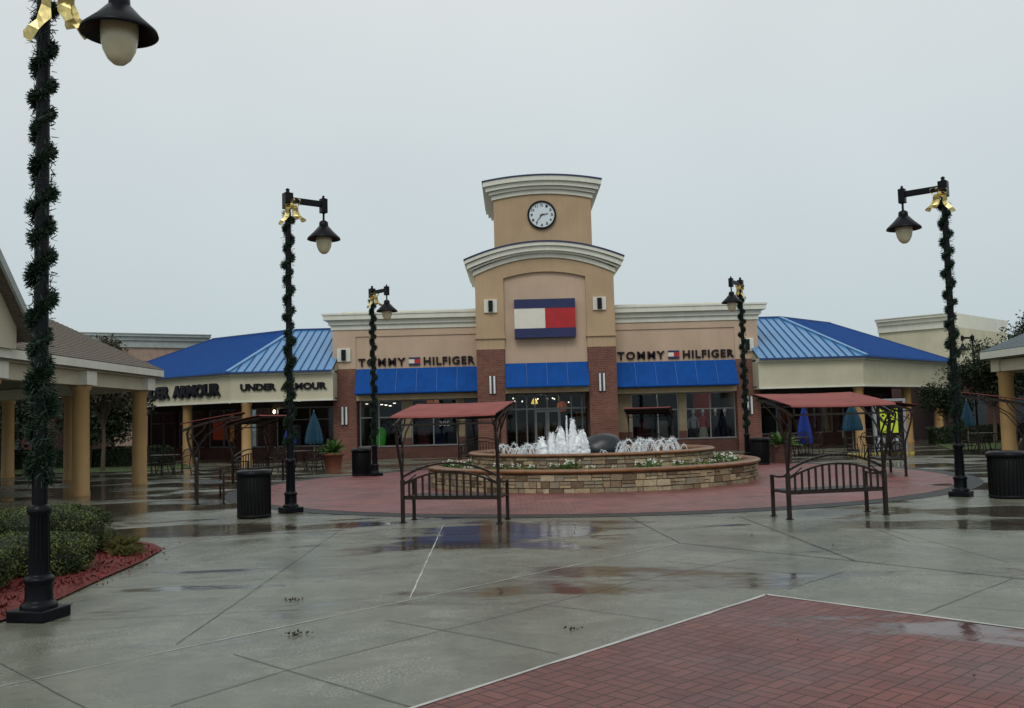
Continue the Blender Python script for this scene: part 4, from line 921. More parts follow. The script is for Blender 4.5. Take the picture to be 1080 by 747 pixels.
# ------------------------------------------------------------------ benches with canopy
underside_m = mat('shaded_underside', (.03, .015, .013), .85, spec=.1)  # shade under the canopies painted in as a dark brown underside
def make_bench():
    root = empty('canopy_bench', (0, 0, 0), 'x', 'bench', 'bronze metal benches with canopies round the fountain'); W = .84
    mb = MB()
    for k in range(9): y = .04+k*.056; mb.box(-W+.02, W-.02, y, y+.04, .425, .445)
    mb.box(-W+.02, W-.02, 0.0, .03, .39, .43).box(-W+.02, W-.02, .52, .55, .39, .445); mb.build('seat', brownm, root)
    ou = lambda x: .76+.23*(1-(x/W)**2); inn = lambda x: .63+.22*(1-(x/W)**2)
    mb = MB(); N = 20
    mb.poly([(-W+2*W*i/N, 0, ou(-W+2*W*i/N)) for i in range(N+1)], .04, .035); mb.poly([(-W+2*W*i/N, 0, inn(-W+2*W*i/N)) for i in range(N+1)], .035, .03)
    mb.bar((-W, 0, .40), (W, 0, .40), .035, .03)
    for i in range(1, 14): x = -W+2*W*i/14; mb.bar((x, 0, .41), (x, 0, inn(x)-.01), .036, .014)
    # small scrolls between the arches
    for sx in (-1, 1): mb.poly([(sx*(W-.02), 0, .66), (sx*(W-.12), 0, .71), (sx*(W-.24), 0, .80)], .018)
    mb.build('backrest', brownm, root)
    for sx in (-1, 1):
        MB().box(sx*W-.025, sx*W+.025, .53, .575, 0, .66).box(sx*W-.045, sx*W+.045, .51, .595, 0, .012).build('leg', brownm, root)
        MB().box(sx*W-.028, sx*W+.028, -.03, .03, 0, .72).box(sx*W-.05, sx*W+.05, -.05, .05, 0, .012).build('leg', brownm, root)
        MB().poly([(sx*W, .0, .7), (sx*W, .12, .665), (sx*W, .3, .65), (sx*W, .5, .66), (sx*W, .58, .655)], .045, .03).bar((sx*W, 0, .42), (sx*W, .55, .42), .035).build('armrest', brownm, root)
        pts = [(sx*W, 0, .70), (sx*(W+.0), -.03, .9), (sx*(W+.01), -.10, 1.12), (sx*(W+.02), -.17, 1.35), (sx*(W+.02), -.2, 1.55), (sx*(W+.02), -.16, 1.66)]
        MB().poly(pts, .04).poly([(sx*W, 0.01, .70), (sx*W, 0.04, .95), (sx*W, .05, 1.15), (sx*W, .0, 1.35), (sx*W, -.14, 1.55)], .022).build('canopy_post', brownm, root)
        arm = MB().poly([(sx*(W+.02), -.3, 1.62), (sx*(W+.02), -.1, 1.70), (sx*(W+.02), .25, 1.80), (sx*(W+.02), .6, 1.87), (sx*(W+.02), .95, 1.9)], .035, .05)
        arm.poly([(sx*W, -.07, 1.05), (sx*W, .05, 1.3), (sx*W, .22, 1.52), (sx*W, .5, 1.70), (sx*W, .8, 1.86)], .022)
        arm.poly([(sx*W, -.18, 1.42), (sx*W, -.02, 1.5), (sx*W, .12, 1.62), (sx*W, .2, 1.76)], .02)
        arm.build('canopy_arm', brownm, root)
    cf = MB().bar((-W, -.3, 1.64), (W, -.3, 1.64), .03).bar((-W, .95, 1.93), (W, .95, 1.93), .03).bar((-W, .3, 1.82), (W, .3, 1.82), .02)
    for sx in (-1, 1):
        for yy, za, zb in ((-.3, 1.62, 1.74), (.3, 1.82, 1.87), (.95, 1.9, 2.0)): cf.bar((sx*W, yy, za), (sx*W, yy, zb), .02)
    cf.build('canopy_frame', brownm, root)
    mb = MB(); pr_ = [(-.34, 1.765), (-.32, 1.795), (-.1, 1.835), (.25, 1.895), (.6, 1.95), (1.0, 2.01), (1.02, 1.98)]; M = 10; vs = []; fs = []; CW = .90
    for j in range(M+1):
        x = -CW+2*CW*j/M; sag = -.012*math.sin(PI*j/M)-(.003*(j % 2))
        for (y, z) in pr_: vs.append((x, y, z+sag))
    K = len(pr_)
    for j in range(M):
        for i in range(K-1): a = j*K+i; fs.append((a, a+K, a+K+1, a+1))
    nv = len(vs); low = [(x, y, z-.012) for x, y, z in vs]; rim_ = []
    for j in (0, M):
        for i in range(K-1): a = j*K+i; q = (a, a+1, nv+a+1, nv+a); rim_.append(q if j == 0 else q[::-1])
    mb.add(vs+low, fs+rim_, False); mb.cur = 1; mb.add(low, [f[::-1] for f in fs], False); mb.build('canopy', [canopy_m, underside_m], root)
    return root
bench0 = make_bench()
def face(x, y, dx=None): fx, fy = (FX-x, CY-y) if dx is None else dx; return math.atan2(-fx, fy)
BEN = [((-1.09, 15.9), (.24, .97), 'red canopied bench seen from behind in front of the fountain, left of centre'),
       ((5.14, 15.28), (-.19, .98), 'red canopied bench seen from behind on the right before the fountain'),
       ((-7.25, 21.7), (.93, .33), 'canopied bench seen from its side between the portico columns and the left bin'),
       ((-8.0, 28.9), (.92, -.38), 'canopied bench just behind the left bin, near the teal umbrella'),
       ((9.95, 24.8), (-.97, .16), 'canopied bench behind the right lamp post near the lime poster'),
       ((10.75, 20.2), (-.86, .5), 'canopied bench partly behind the rightmost bin'),
       ((-1.35, 37.4), (.2, -.98), 'distant canopied bench facing the fountain, before the left brick pier of the tower'),
       ((5.3, 37.0), (-.25, -.97), 'distant canopied bench behind the fountain before the right shop windows')]
for i, ((x, y), d, l) in enumerate(BEN):
    o = bench0 if i == 0 else copy_tree(bench0)
    o.location = (x, y, .006); o.rotation_euler = (0, 0, face(x, y, d)); o['label'] = l

# ------------------------------------------------------------------ fountain
ft = empty('fountain', (FX, CY, 0), 'round two tiered stone fountain with planted ring and terracotta rims', 'fountain')
def stone_ring(r, z0, z1, rowh, seed):
    rnd = random.Random(seed); mb = MB(); mb.t = .02
    n = 120; mb.lathe([(r-.03, z0), (r-.03, z1)], n=n, caps=False); z = z0
    while z < z1-.02:
        h = min(rowh*rnd.uniform(.75, 1.35), z1-z); t = rnd.random()
        end = t+2*PI
        while t < end-.01:
            w = rnd.uniform(.10, .36)/r; w = min(w, end-t); hh = h
            split = rnd.random() < .4 and h > rowh*.9
            for (za, zb) in (((z, z+h*.5), (z+h*.5, z+h)) if split else ((z, z+h),)):
                tone = rnd.random(); g_ = .007; ro = r+rnd.uniform(-.012, .02); ns = max(1, int(w*r/.12)); vs = []; fs = []
                for k in range(ns+1):
                    a = t+g_/r+(w-2*g_/r)*k/ns; j = rnd.uniform(-.006, .006)
                    vs += [(math.cos(a)*(r-.04), math.sin(a)*(r-.04), za+g_), (math.cos(a)*(ro+j), math.sin(a)*(ro+j), za+g_+rnd.uniform(0, .008)), (math.cos(a)*(ro+j), math.sin(a)*(ro+j), zb-g_-rnd.uniform(0, .008)), (math.cos(a)*(r-.04), math.sin(a)*(r-.04), zb-g_)]
                for k in range(ns):
                    a = 4*k; b = a+4; fs += [(a, b, b+1, a+1), (a+1, b+1, b+2, a+2), (a+2, b+2, b+3, a+3)]
                fs += [(0, 1, 2, 3), (4*ns+3, 4*ns+2, 4*ns+1, 4*ns)]
                mb.add(vs, fs, False, tone)
            t += w
        z += h
    return mb
def rim(r0, r1, z0, z1):
    return MB().lathe([(r0, z0), (r1-.03, z0), (r1, z0+.02), (r1+.015, (z0+z1)/2), (r1, z1-.015), (r1-.03, z1), (r0, z1), (r0, z0)], n=120, caps=False)
stone_ring(FR-.06, 0, .44, .125, 4).build('outer_wall', stone, ft)
rim(FR-.32, FR, .44, .53).build('outer_rim', cap_m, ft)
FI = 3.28
stone_ring(FI-.06, .3, .76, .125, 8).build('inner_wall', stone, ft)
rim(FI-.3, FI, .76, .84).build('inner_rim', cap_m, ft)
MB().lathe([(FI-.08, .40), (FR-.3, .44)], n=90, caps=False).build('planting_soil', soil, ft)
MB().lathe([(FI-.28, .5), (FI-.28, .76)], n=90, caps=False).build('basin_wall', cap_m, ft)
MB().lathe([(0, .70), (FI-.28, .70)], n=90, caps=False).build('basin_water', pool, ft)
# granite boulder
mb = MB(); n1, n2 = 28, 18; vs = []; fs = []
for i in range(n2+1):
    ph = PI*i/n2
    for k in range(n1):
        t = 2*PI*k/n1; p = Vector((math.cos(t)*math.sin(ph), math.sin(t)*math.sin(ph), math.cos(ph)))
        q = 1+.07*noise.noise(p*1.7)+.03*noise.noise(p*5); vs.append((p.x*.64*q+(.08 if p.z > 0 else 0)*p.z, p.y*.5*q, p.z*.46*q))
for i in range(n2):
    for k in range(n1): fs.append((i*n1+k, (i+1)*n1+k, (i+1)*n1+(k+1) % n1, i*n1+(k+1) % n1))
mb.add(vs, fs, True); tag(mb.build('boulder', granite, loc=(2.38, 26.4, .78)), 'rounded black granite boulder wet from the fountain', 'boulder')
# plants in the ring
def flower(seed, kind):
    rnd = random.Random(seed); mb = MB(); n = 130 if kind else 70
    for _ in range(n):
        a = rnd.uniform(0, 2*PI); r_ = rnd.uniform(0, .2); z = rnd.uniform(0, .17)*(1-r_*2)+.01; mb.card((math.cos(a)*r_, math.sin(a)*r_, z), rnd.uniform(.03, .06), rnd.random())
    leaf = mb
    fl_ = MB()
    for _ in range(10 if kind else 5):
        a = rnd.uniform(0, 2*PI); r_ = rnd.uniform(0, .2); 
        for _k in range(5): fl_.card((math.cos(a)*r_+rnd.uniform(-.02, .02), math.sin(a)*r_+rnd.uniform(-.02, .02), .12+rnd.uniform(0, .07)), .035, rnd.random(), asp=1.1)
    return leaf, fl_
FT = []
for k in range(4):
    l, p = flower(k, k % 2); FT.append((l, p))
fme = {}
random.seed(21)
for i in range(46):
    a = 2*PI*i/46+random.uniform(-.05, .05); r_ = random.uniform(FI+.15, FR-.48); k = random.choice((0, 0, 1, 2, 3, 1))
    if k not in fme:
        o = FT[k][0].build('flowering_plant', flower_leaf); c = FT[k][1].build('blossom', petal, o); fme[k] = (o.data, c.data)
    else:
        o = bpy.data.objects.new('flowering_plant', fme[k][0]); COL.objects.link(o); c = bpy.data.objects.new('blossom', fme[k][1]); COL.objects.link(c); c.parent = o
    o.location = (FX+math.cos(a)*r_, CY+math.sin(a)*r_, .42); sc = random.uniform(.7, 1.25)*(1.5 if i in (36, 37, 38, 12, 11, 33) else 1); o.scale = (sc, sc, sc)
    tag(o, 'low white flowering plant in the ring between the two stone walls', 'flower', 'flowering plants in the fountain ring')
# water
def plume(h, r, seed):
    rnd = random.Random(seed); mb = MB(); N = 16
    for j in range(9):
        ox, oy = rnd.gauss(0, r*.38), rnd.gauss(0, r*.38); hh = h*rnd.uniform(.72, 1.0) if j else h; pts = []; rs = []
        for i in range(N+1):
            t = i/N; pts.append((ox*(1-t*.6)+rnd.uniform(-.012, .012), oy*(1-t*.6)+rnd.uniform(-.012, .012), t*hh)); rs.append(max(.004, r*.46*(1-t**3.6)*rnd.uniform(.75, 1.25)+.01))
        mb.tube(pts, rs, 8)
    for _ in range(170):
        t = rnd.random()**.7; a = rnd.uniform(0, 2*PI); rr = r*(1.25-t*.8)*rnd.uniform(.6, 1.1); s_ = rnd.uniform(.006, .016)
        mb.lathe([(0, -s_), (s_, 0), (0, s_)], (math.cos(a)*rr, math.sin(a)*rr, t*h*1.04), 5)
    return mb
def arc(l, h, seed, w=.014):
    """an arching jet from the origin along +x"""
    rnd = random.Random(seed); mb = MB(); N = 22
    for j in range(3):
        pts = []; rs = []; o_ = Vector((rnd.gauss(0, .012), rnd.gauss(0, .02), 0)); kk = rnd.uniform(.92, 1.05)
        for i in range(N+1):
            t = i/N; p = Vector((l*t*kk, 0, 4*h*kk*t*(1-t)))+o_; p += Vector((rnd.gauss(0, 1), rnd.gauss(0, 1), rnd.gauss(0, 1)))*.008*t*1.6; pts.append(p); rs.append(w*rnd.uniform(.3, 1.0)*(.7+.7*t))
        mb.tube(pts, rs, 6)
    for _ in range(90):
        t = rnd.uniform(.2, 1.0); p = Vector((l*t, 0, 4*h*t*(1-t)))+Vector((rnd.gauss(0, 1)*.03, rnd.gauss(0, 1)*.03, rnd.gauss(0, 1)*.03)); s_ = rnd.uniform(.005, .013)
        mb.lathe([(0, -s_), (s_, 0), (0, s_)], p, 5)
    return mb
PL = [(-.04, .52, .17, 'low left plume of the white water cluster in the middle of the fountain'), (.22, .62, .15, 'second plume from the left of the white water cluster'), (.42, .76, .15, 'mid height plume beside the dark gap of the water cluster'),
      (.76, .95, .14, 'tallest plume of the white water cluster'), (.96, .68, .17, 'rightmost plume of the white water cluster next to the boulder')]
for i, (dx, h, r, l) in enumerate(PL):
    o = plume(h, r, i).build('water_plume', foam, loc=(.72+dx, 23.9+.1*(i % 2), .7)); tag(o, l, 'water jet', 'tall plumes of the fountain')
o = plume(1.0, .03, 31).build('water_plume', foam, loc=(1.33, 24.0, .7)); tag(o, 'thin high spurt just left of the tallest plume', 'water jet', 'tall plumes of the fountain')
am = [arc(.5, .42, 50+i).build('water_arc', spray) for i in range(4)]
random.seed(5); cnt = 0
spots = []
for i in range(22): spots.append((-.22+i*.042, random.uniform(23.6, 25.4), random.uniform(.5, .85)))
for i in range(26): spots.append((2.75+i*.055, random.uniform(23.7, 25.4), random.uniform(.5, .9)*(1.1 if i > 1 else .7)))
for i in range(6): spots.append((1.9+i*.2, random.uniform(23.3, 23.8), .4))
for i, (x, y, sc) in enumerate(spots):
    if i < 4: o = am[i]
    else: o = bpy.data.objects.new('water_arc', am[i % 4].data); COL.objects.link(o)
    o.location = (x, y, .7); o.rotation_euler = (0, 0, random.uniform(-.6, .6)+(0 if i % 2 else PI)); o.scale = (sc*.85, sc*.85, sc)
    tag(o, 'thin arching jet of white water left of the plumes' if i < 22 else ('thin arching jet of white water right of the boulder' if i < 48 else 'low bubbling jet of water in front of the boulder'), 'water jet',
        'arching jets left of the plumes' if i < 22 else ('arching jets right of the boulder' if i < 48 else 'low jets before the boulder'))

# ------------------------------------------------------------------ patio furniture, umbrellas, planters
def make_chair():
    root = empty('patio_chair', (0, 0, 0), 'x', 'chair', 'black iron patio chairs')
    MB().lathe([(.22, .42), (.23, .43), (.22, .445)], n=16).build('seat', brownm, root)
    mb = MB(); ar = [(-.22, -.18, .45), (-.23, -.22, .7), (-.15, -.25, .87), (0, -.26, .92), (.15, -.25, .87), (.23, -.22, .7), (.22, -.18, .45)]; mb.poly(ar, .025)
    for k in range(-3, 4): mb.bar((k*.055, -.2, .45), (k*.06, -.25, .9-.012*k*k), .012)
    mb.build('backrest', brownm, root)
    for sx in (-1, 1):
        MB().poly([(sx*.18, .17, .43), (sx*.22, .22, .0)], .025).build('leg', brownm, root); MB().poly([(sx*.18, -.17, .43), (sx*.22, -.24, .0)], .025).build('leg', brownm, root)
        MB().poly([(sx*.23, -.22, .68), (sx*.27, 0, .68), (sx*.27, .16, .64), (sx*.2, .18, .43)], .022).build('armrest', brownm, root)
    return root
def make_table():
    root = empty('patio_table', (0, 0, 0), 'x', 'table', 'round black iron patio tables')
    MB().lathe([(.5, .70), (.52, .71), (.52, .73), (.5, .74)], n=28).build('table_top', brownm, root)
    for k in range(4):
        t = PI/4+k*PI/2; MB().poly([(math.cos(t)*.3, math.sin(t)*.3, .7), (math.cos(t)*.18, math.sin(t)*.18, .4), (math.cos(t)*.36, math.sin(t)*.36, 0)], .028).build('leg', brownm, root)
    return root
ch0 = make_chair(); tb0 = make_table(); first_c = [True]; first_t = [True]
SETS = [((-12.6, 34.3), 4, 'on the left by the portico column', None), ((-7.9, 35.0), 4, 'behind the left benches', None), ((10.6, 36.0), 4, 'right of the far right bin', None), ((13.0, 34.5), 4, 'in front of the lime poster', None), ((17.3, 35.2), 4, 'behind the right lamp post', None)]
for (x, y), n, w, _ in SETS:
    o = tb0 if first_t[0] else copy_tree(tb0); first_t[0] = False; o.location = (x, y, .0); o['label'] = 'round black iron patio table '+w
    a0 = random.uniform(0, PI)
    nm = ['first', 'second', 'third', 'fourth']
    for k in range(n):
        t = PI/4+k*2*PI/n+random.uniform(-.3, .3); c = ch0 if first_c[0] else copy_tree(ch0); first_c[0] = False
        cx_, cy_ = x+math.cos(t)*.78, y+math.sin(t)*.78; c.location = (cx_, cy_, 0); c.rotation_euler = (0, 0, math.atan2(-(x-cx_), (y-cy_)))
        pos = ('near' if cy_ < y else 'far')+(' left' if cx_ < x else ' right')
        c['label'] = 'iron chair, %s side of table %s' % (pos, w)
def umbrella(x, y, z0, z1, r, m, label):
    root = empty('closed_umbrella', (x, y, 0), label, 'umbrella', 'closed sun umbrellas')
    mb = MB(); n = 12; prof = [(.02, z1+.05), (.05, z1-.06), (r*.5, z1-.3*(z1-z0)), (r*.82, z1-.6*(z1-z0)), (r, z1-.9*(z1-z0)), (r*.95, z0), (r*.55, z0+.03)]; vs = []; fs = []
    for rr, z in prof:
        for k in range(n*2): t = PI*k/n; q = rr*(1 if k % 2 else .72); vs.append((math.cos(t)*q, math.sin(t)*q, z))
    for i in range(len(prof)-1):
        for k in range(n*2): fs.append((i*2*n+k, (i+1)*2*n+k, (i+1)*2*n+(k+1) % (2*n), i*2*n+(k+1) % (2*n)))
    mb.add(vs, fs, False).build('canopy', m, root)
    MB().lathe([(.022, .05), (.022, z1+.1)], n=10).build('pole', frame_m, root); MB().lathe([(.25, 0), (.25, .05), (.05, .09)], n=18).build('base', black_m, root)
umbrella(-7.78, 37.0, .95, 2.15, .36, teal, 'closed teal umbrella left of the potted palm')
umbrella(-9.0, 38.2, .95, 1.85, .26, blueu, 'small closed blue umbrella behind the left lamp post')
umbrella(11.35, 37.2, .45, 1.95, .30, blueu, 'closed blue umbrella behind the right red canopy')
umbrella(14.05, 39.5, .85, 2.0, .42, teal, 'closed teal umbrella left of the lime poster')
umbrella(19.45, 40.8, .9, 1.95, .28, teal, 'closed teal umbrella just right of the right lamp post')
def frond_plant(root_loc, z, label, pot, seed, h=.75, r=.5):
    rnd = random.Random(seed); root = empty('potted_palm', root_loc, label, 'potted plant')
    mb = MB()
    for k in range(60):
        a = rnd.uniform(0, 2*PI); el = rnd.uniform(.25, 1.35); L_ = h*rnd.uniform(.7, 1.1); prev = None; tn = rnd.random()
        for i in range(7):
            t = i/6; d = L_*t; p = Vector((math.cos(a)*math.cos(el)*d, math.sin(a)*math.cos(el)*d, z+math.sin(el)*d-.35*d*d))
            if prev is not None:
                n_ = Vector((-math.sin(a), math.cos(a), 0))
                for sg in (-1, 1):
                    q = p+n_*sg*.13*(1-t*.5)+Vector((0, 0, -.04)); mb.add([prev, p, q], [(0, 1, 2)], False, tn); mb.add([(prev+p)/2, p, (prev+q)/2+Vector((0, 0, .02))], [(0, 1, 2)], False, tn*.7)
            prev = p
    mb.build('fronds', palm_leaf, root); pot().build('pot', terra if 'terra' in label else brick_dk, root)
frond_plant((-6.75, 35.4, 0), .6, 'bushy palm in a terracotta pot before the left brick pier', lambda: MB().lathe([(.28, 0), (.36, .5), (.42, .52), (.42, .62), (.36, .62)], n=28), 3)
frond_plant((8.9, 31.9, 0), .55, 'bushy palm in a square brick planter beside the right far bin', lambda: MB().box(-.28, .28, -.3, .3, 0, .58).box(-.3, .3, -.32, .32, .58, .62), 4, .7)
# green chair seen in window, mannequins
mb = MB().lathe([(.3, 0), (.34, .3), (.36, .45), (.33, .75), (.2, .85), (0, .88)], n=18, squash=(1, .7)); tag(mb.build('tub_chair', mat('glowing_lime_fabric', (.05, .35, .03), .6, emit=(.02, .2, .01), estr=.3), loc=(-6.6*.98, YG+.9, .6)), 'bright green tub chair in the left shop window', 'chair')  # faint green glow put into the fabric, which is no lamp
def mannequin(x, z0, top, dress, label):
    root = empty('mannequin', (x, YG+.5, 0), label, 'mannequin', 'mannequins in the right shop window')
    MB().lathe([(0, 1.68), (.06, 1.72), (.085, 1.8), (.07, 1.89), (0, 1.93)], n=14).lathe([(.04, 1.6), (.035, 1.7)], n=10).build('head', lampw, root)
    MB().lathe([(.1, 1.0), (.15, 1.15), (.13, 1.25), (.18, 1.45), (.2, 1.52), (.08, 1.6), (.04, 1.62)], n=18, squash=(1, .65)).tube([(-.19, 0, 1.5), (-.25, 0, 1.25), (-.22, -.05, 1.0)], [.05, .042, .03]).tube([(.19, 0, 1.5), (.25, -.02, 1.25), (.22, -.12, 1.05)], [.05, .042, .03]).build('top', mat('top_%s' % label[:6], top, .8), root)
    if dress: MB().lathe([(.32, .2), (.27, .5), (.2, .9), (.14, 1.1)], n=20, squash=(1, .7)).build('skirt', mat('skirt_%s' % label[:6], dress, .8), root)
    else: MB().tube([(-.1, 0, 1.05), (-.1, 0, .6), (-.1, 0, .12)], [.1, .08, .06]).tube([(.1, 0, 1.05), (.1, 0, .6), (.1, 0, .12)], [.1, .08, .06]).build('trousers', mat('tr_%s' % label[:6], (.02, .02, .03), .8), root)
    MB().lathe([(.2, .02), (.2, .06), (.03, .08)], n=18).build('stand', frame_m, root)
for a in ((8.5, 0, (.3, .3, .32), None, 'pale topped mannequin at the left of the right shop window'), (8.95, 0, (.45, .03, .02), (.33, .3, .26), 'mannequin in red top and long pale skirt in the right shop window'),
          (9.55, 0, (.02, .02, .03), None, 'dark dressed mannequin right of the mullion in the right shop window'), (10.0, 0, (.03, .03, .06), None, 'dark dressed mannequin nearest the right brick pier in the shop window')): mannequin(*a)
tag(MB().box(0, .9, 0, .04, 0, 1.4).build('hanging_banner', mat('red_banner', (.25, .02, .015), .8), loc=(8.7, YG+1.5, 1.4)), 'red banner hanging inside the right shop window', 'banner')
# lime poster kiosk
kx, ky = 14.68, 37.2
k = empty('poster_kiosk', (kx, ky, 0), 'grey framed kiosk with a lime green poster behind the right red canopy', 'kiosk', rz=-.15)
grf = mat('kiosk_grey', (.3, .33, .35), .5)
MB().box(-.6, -.5, -.15, .15, 0, 2.1).box(.5, .6, -.15, .15, 0, 2.1).box(-.5, .5, -.15, .15, 2.0, 2.1).build('frame', grf, k, .01)
MB().box(-.5, .5, -.08, .12, .62, 2.0).build('backing', black_l, k)
MB().box(-.36, .3, -.1, -.08, .78, 1.72).build('poster', mat('glowing_lime_poster', (.45, .55, .02), .5, emit=(.6, .8, .05), estr=.15), k)  # weak lime glow put into the poster colour
rp = random.Random(4); mb = MB()
for x, z, w, h in ((-.25, 1.45, .1, .08), (-.05, 1.38, .16, .12), (.12, 1.52, .1, .1), (-.12, 1.2, .18, .07), (.1, 1.22, .12, .12), (-.2, 1.6, .12, .05)): mb.lathe([(0, -.004), (w/2, -.003), (w/2, .003), (0, .004)], (x, -.105, z), 9)
mb2 = MB()
for x, z, w, h in ((-.25, 1.45, .1, .08), (-.05, 1.38, .16, .12), (.12, 1.52, .1, .1), (-.12, 1.2, .18, .07), (.1, 1.22, .12, .12), (-.2, 1.6, .12, .05)): mb2.box(x-w/2, x+w/2, -.106, -.102, z-h/2, z+h/2)
mb2.build('poster_print', black_l, k)
mb = MB()
for i in range(6): mb.box(-.48+i*.165, -.38+i*.165, -.12, .1, .12, .6)
mb.build('striped_panel', mat('pale_stripe', (.45, .5, .55), .5), k)
MB().box(-.5, .5, -.06, .1, .12, .6).build('lower_panel', navy, k)
mb = MB()
for i in range(11): mb.box(-1.9+i*.24, -1.76+i*.24, -.3, -.2, 0, .05)
tag(mb.build('kerb_marker', mat('yellow_marker', (.6, .5, .08), .6), loc=(kx-.1, ky-.6, 0)), 'row of short yellow blocks on the ground before the lime poster', 'kerb marker')

# ------------------------------------------------------------------ vegetation
def bush(x, y, rx, ry, h, seed, label):
    rnd = random.Random(seed); root = empty('boxwood_bush', (x, y, .03), label, 'bush', 'clipped bushes in the mulch bed')
    n1, n2 = 32, 16; vs = []; fs = []
    def surf(t, ph, k=1.0):
        ce = lambda v, e: math.copysign(abs(v)**e, v)
        p = Vector((ce(math.cos(t), .75)*ce(math.sin(ph), .7)*rx, ce(math.sin(t), .75)*ce(math.sin(ph), .7)*ry, ce(math.cos(ph), .6)*h*.5+h*.5))
        q = 1+.10*noise.noise(p*2.2+Vector((seed, 0, 0)))+.06*noise.noise(p*6+Vector((0, seed, 0)))
        return Vector((p.x*q*k, p.y*q*k, max(.0, (p.z-h*.5)*q*k+h*.5)))
    for i in range(n2+1):
        for k in range(n1): vs.append(surf(2*PI*k/n1, PI*i/n2, .9))
    for i in range(n2):
        for k in range(n1): fs.append((i*n1+k, (i+1)*n1+k, (i+1)*n1+(k+1) % n1, i*n1+(k+1) % n1))
    mb = MB(); mb.t = .05; mb.add(vs, fs, True); mb.build('branches', leaf_mat('bush_core_%d' % seed, (.012, .018, .006), (.02, .03, .01)), root)
    mb = MB()
    for _ in range(int(13000*rx*ry/.4)):
        t = rnd.uniform(0, 2*PI); ph = math.acos(rnd.uniform(-.95, 1)); p = surf(t, ph, rnd.uniform(.88, 1.05)+(.05 if rnd.random() < .05 else 0))
        cl = noise.noise(p*5+Vector((seed, 3, 1)))
        mb.card(p, rnd.uniform(.013, .024), min(1, max(0, .4+cl*.7+rnd.gauss(0, .16))), asp=1.7)
    mb.build('foliage', box_leaf, root)
bush(-6.3, 12.85, .76, .70, .66, 1, 'clipped boxwood at the back of the bed, widest to the right')
bush(-5.75, 11.2, .74, .55, .48, 2, 'clipped boxwood directly behind the nearest lamp post')
bush(-6.0, 9.9, .72, .5, .46, 3, 'clipped boxwood at the front left corner of the bed')
bush(-8.1, 13.3, .95, .8, .62, 4, 'clipped boxwood at the far left of the bed')
rnd = random.Random(8)
for i, (x, y, r_) in enumerate(((-5.35, 13.0, .26), (-5.1, 12.55, .18))):
    mb = MB()
    for _ in range(420):
        a = rnd.uniform(0, 2*PI); d = Vector((math.cos(a)*rnd.uniform(.2, 1), math.sin(a)*rnd.uniform(.2, 1), rnd.uniform(.2, .8))).normalized(); b = Vector((rnd.gauss(0, .05), rnd.gauss(0, .05), .02)); w = d.cross(Vector((0, 0, 1))).normalized()*.005
        l_ = r_*rnd.uniform(.6, 1.2); mb.add([b-w, b+w, b+d*l_*.6+w, b+d*l_+Vector((0, 0, -.05)), b+d*l_*.6-w], [(0, 1, 2, 3, 4)], False, rnd.random())
    tag(mb.build('grass_tuft', leaf_mat('tuft_%d' % i, (.05, .05, .015), (.16, .15, .05)), loc=(x, y, .05)), ['spreading olive grass tuft right of the clipped bushes', 'small grass tuft on the mulch by the plaza edge'][i], 'grass tuft')
def tree(x, y, h, cr_, cz_, n, lm, seed, label, name='leafy_tree', sq=.8, size=.09, trunk_r=.1, clumps=26):
    rnd = random.Random(seed); root = empty(name, (x, y, 0), label, 'tree', 'trees behind the shops and porticoes')
    mb = MB(); mb.tube([(0, 0, 0), (.05, .02, h*.25), (0, .05, h*.5), (.05, 0, h*.8)], [trunk_r, trunk_r*.8, trunk_r*.55, trunk_r*.2], 8)
    cl = []
    for k in range(clumps):
        d = Vector((rnd.gauss(0, 1), rnd.gauss(0, 1), rnd.gauss(0, 1))).normalized()*rnd.random()**.45; c = Vector((d.x*cr_, d.y*cr_, cz_+d.z*cr_*sq)); cl.append(c)
        if k % 2 == 0: s0 = Vector((0, .02, h*rnd.uniform(.3, .6))); mb.tube([s0, s0.lerp(c, .5)+Vector((0, 0, .1)), c], [trunk_r*.35, trunk_r*.2, .01], 5)
    mb.build('trunk', bark, root)
    mb = MB()
    for i in range(n):
        c = rnd.choice(cl); rr = cr_*.34; q = c+Vector((rnd.gauss(0, 1), rnd.gauss(0, 1), rnd.gauss(0, .7)))*rr*.55
        mb.card(q, rnd.uniform(.6, 1.2)*size, min(1, max(0, rnd.gauss(.4, .25))), asp=1.8)
    mb.build('crown', lm, root)
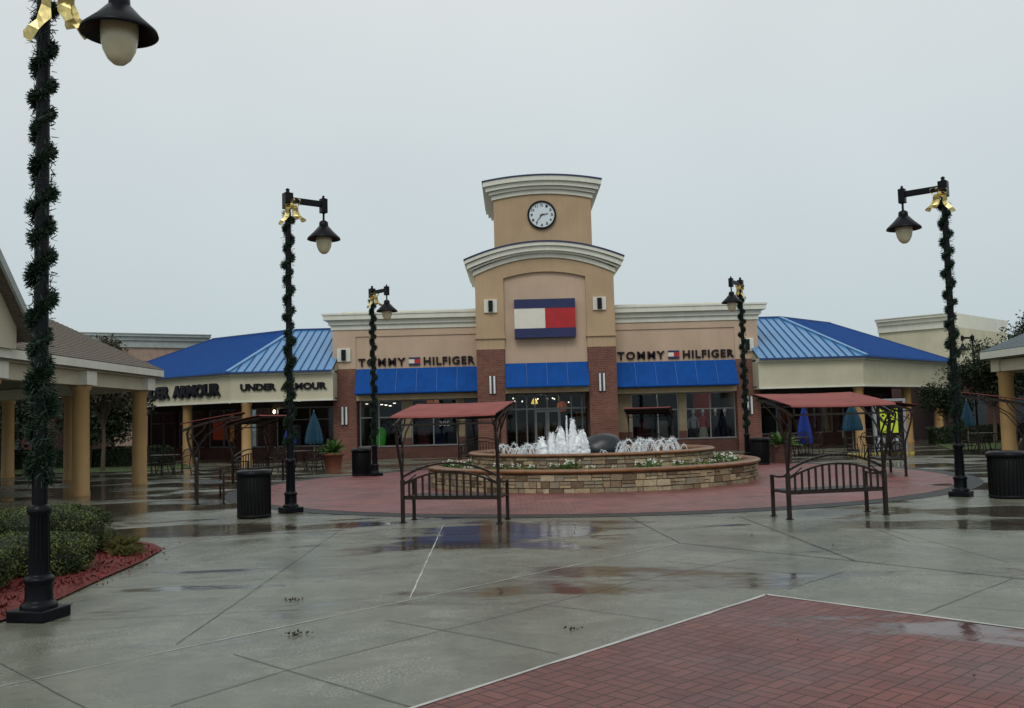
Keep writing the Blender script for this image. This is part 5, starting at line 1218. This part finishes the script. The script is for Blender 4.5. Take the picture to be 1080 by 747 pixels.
tree(-16.7, 38.6, 4.6, 1.4, 3.75, 8500, tree_brn, 1, 'thin olive brown tree showing above the left portico roof', size=.095, sq=1.0, clumps=40)
tree(-18.2, 43.0, 3.6, 1.5, 2.9, 4200, tree_leaf, 2, 'dark tree between the two front portico columns', size=.12)
tree(-22.5, 41.5, 4.5, 2.4, 2.7, 6000, tree_leaf, 3, 'dark tree behind the leftmost portico columns', size=.14)
tree(-19.0, 42.5, 3.6, 1.9, 2.3, 4200, tree_leaf, 4, 'dark tree behind the nearest lamp post and portico', size=.13)
tree(21.9, 43.4, 4.6, 1.55, 3.3, 11000, tree_leaf, 5, 'dark tree just right of the right lamp post', size=.085, clumps=34)
tree(24.0, 42.6, 4.9, 1.9, 3.5, 12000, tree_leaf, 6, 'dark tree rising beside the grey shingle roof', size=.085, clumps=36)
tree(27.6, 48.5, 6.0, 2.0, 4.7, 7000, tree_leaf, 7, 'taller tree behind the right portico roof', size=.11)
tree(21.4, 47.0, 3.2, 1.2, 2.2, 6000, tree_leaf, 9, 'small dark tree in front of the right arcade end', size=.08)
def hedge(x0, x1, y0, y1, h, seed, label):
    rnd = random.Random(seed); root = empty('hedge', ((x0+x1)/2, (y0+y1)/2, 0), label, 'hedge'); a = (x1-x0)/2; b = (y1-y0)/2
    MB().box(-a+.1, a-.1, -b+.1, b-.1, 0, h-.12).build('branches', MATS['bush_core_1'], root); mb = MB()
    for _ in range(int(1500*(x1-x0))):
        p = (rnd.uniform(-a, a), rnd.choice((-b+rnd.uniform(0, .2), rnd.uniform(-b, b))), 0); z = h+.14*noise.noise(Vector((p[0]+seed, p[1], 0))*1.6)
        zz = rnd.uniform(0, z) if p[1] < -b+.2 else z-rnd.uniform(0, .15); mb.card((p[0], p[1], zz), rnd.uniform(.04, .08), rnd.random()**1.4)
    mb.build('foliage', tree_leaf, root)
hedge(-24, -15.5, 42.6, 43.6, .85, 2, 'dark hedge along the back of the lawn behind the left portico')
hedge(19.5, 27, 44.2, 45.2, .8, 3, 'dark hedge along the back of the lawn on the right')
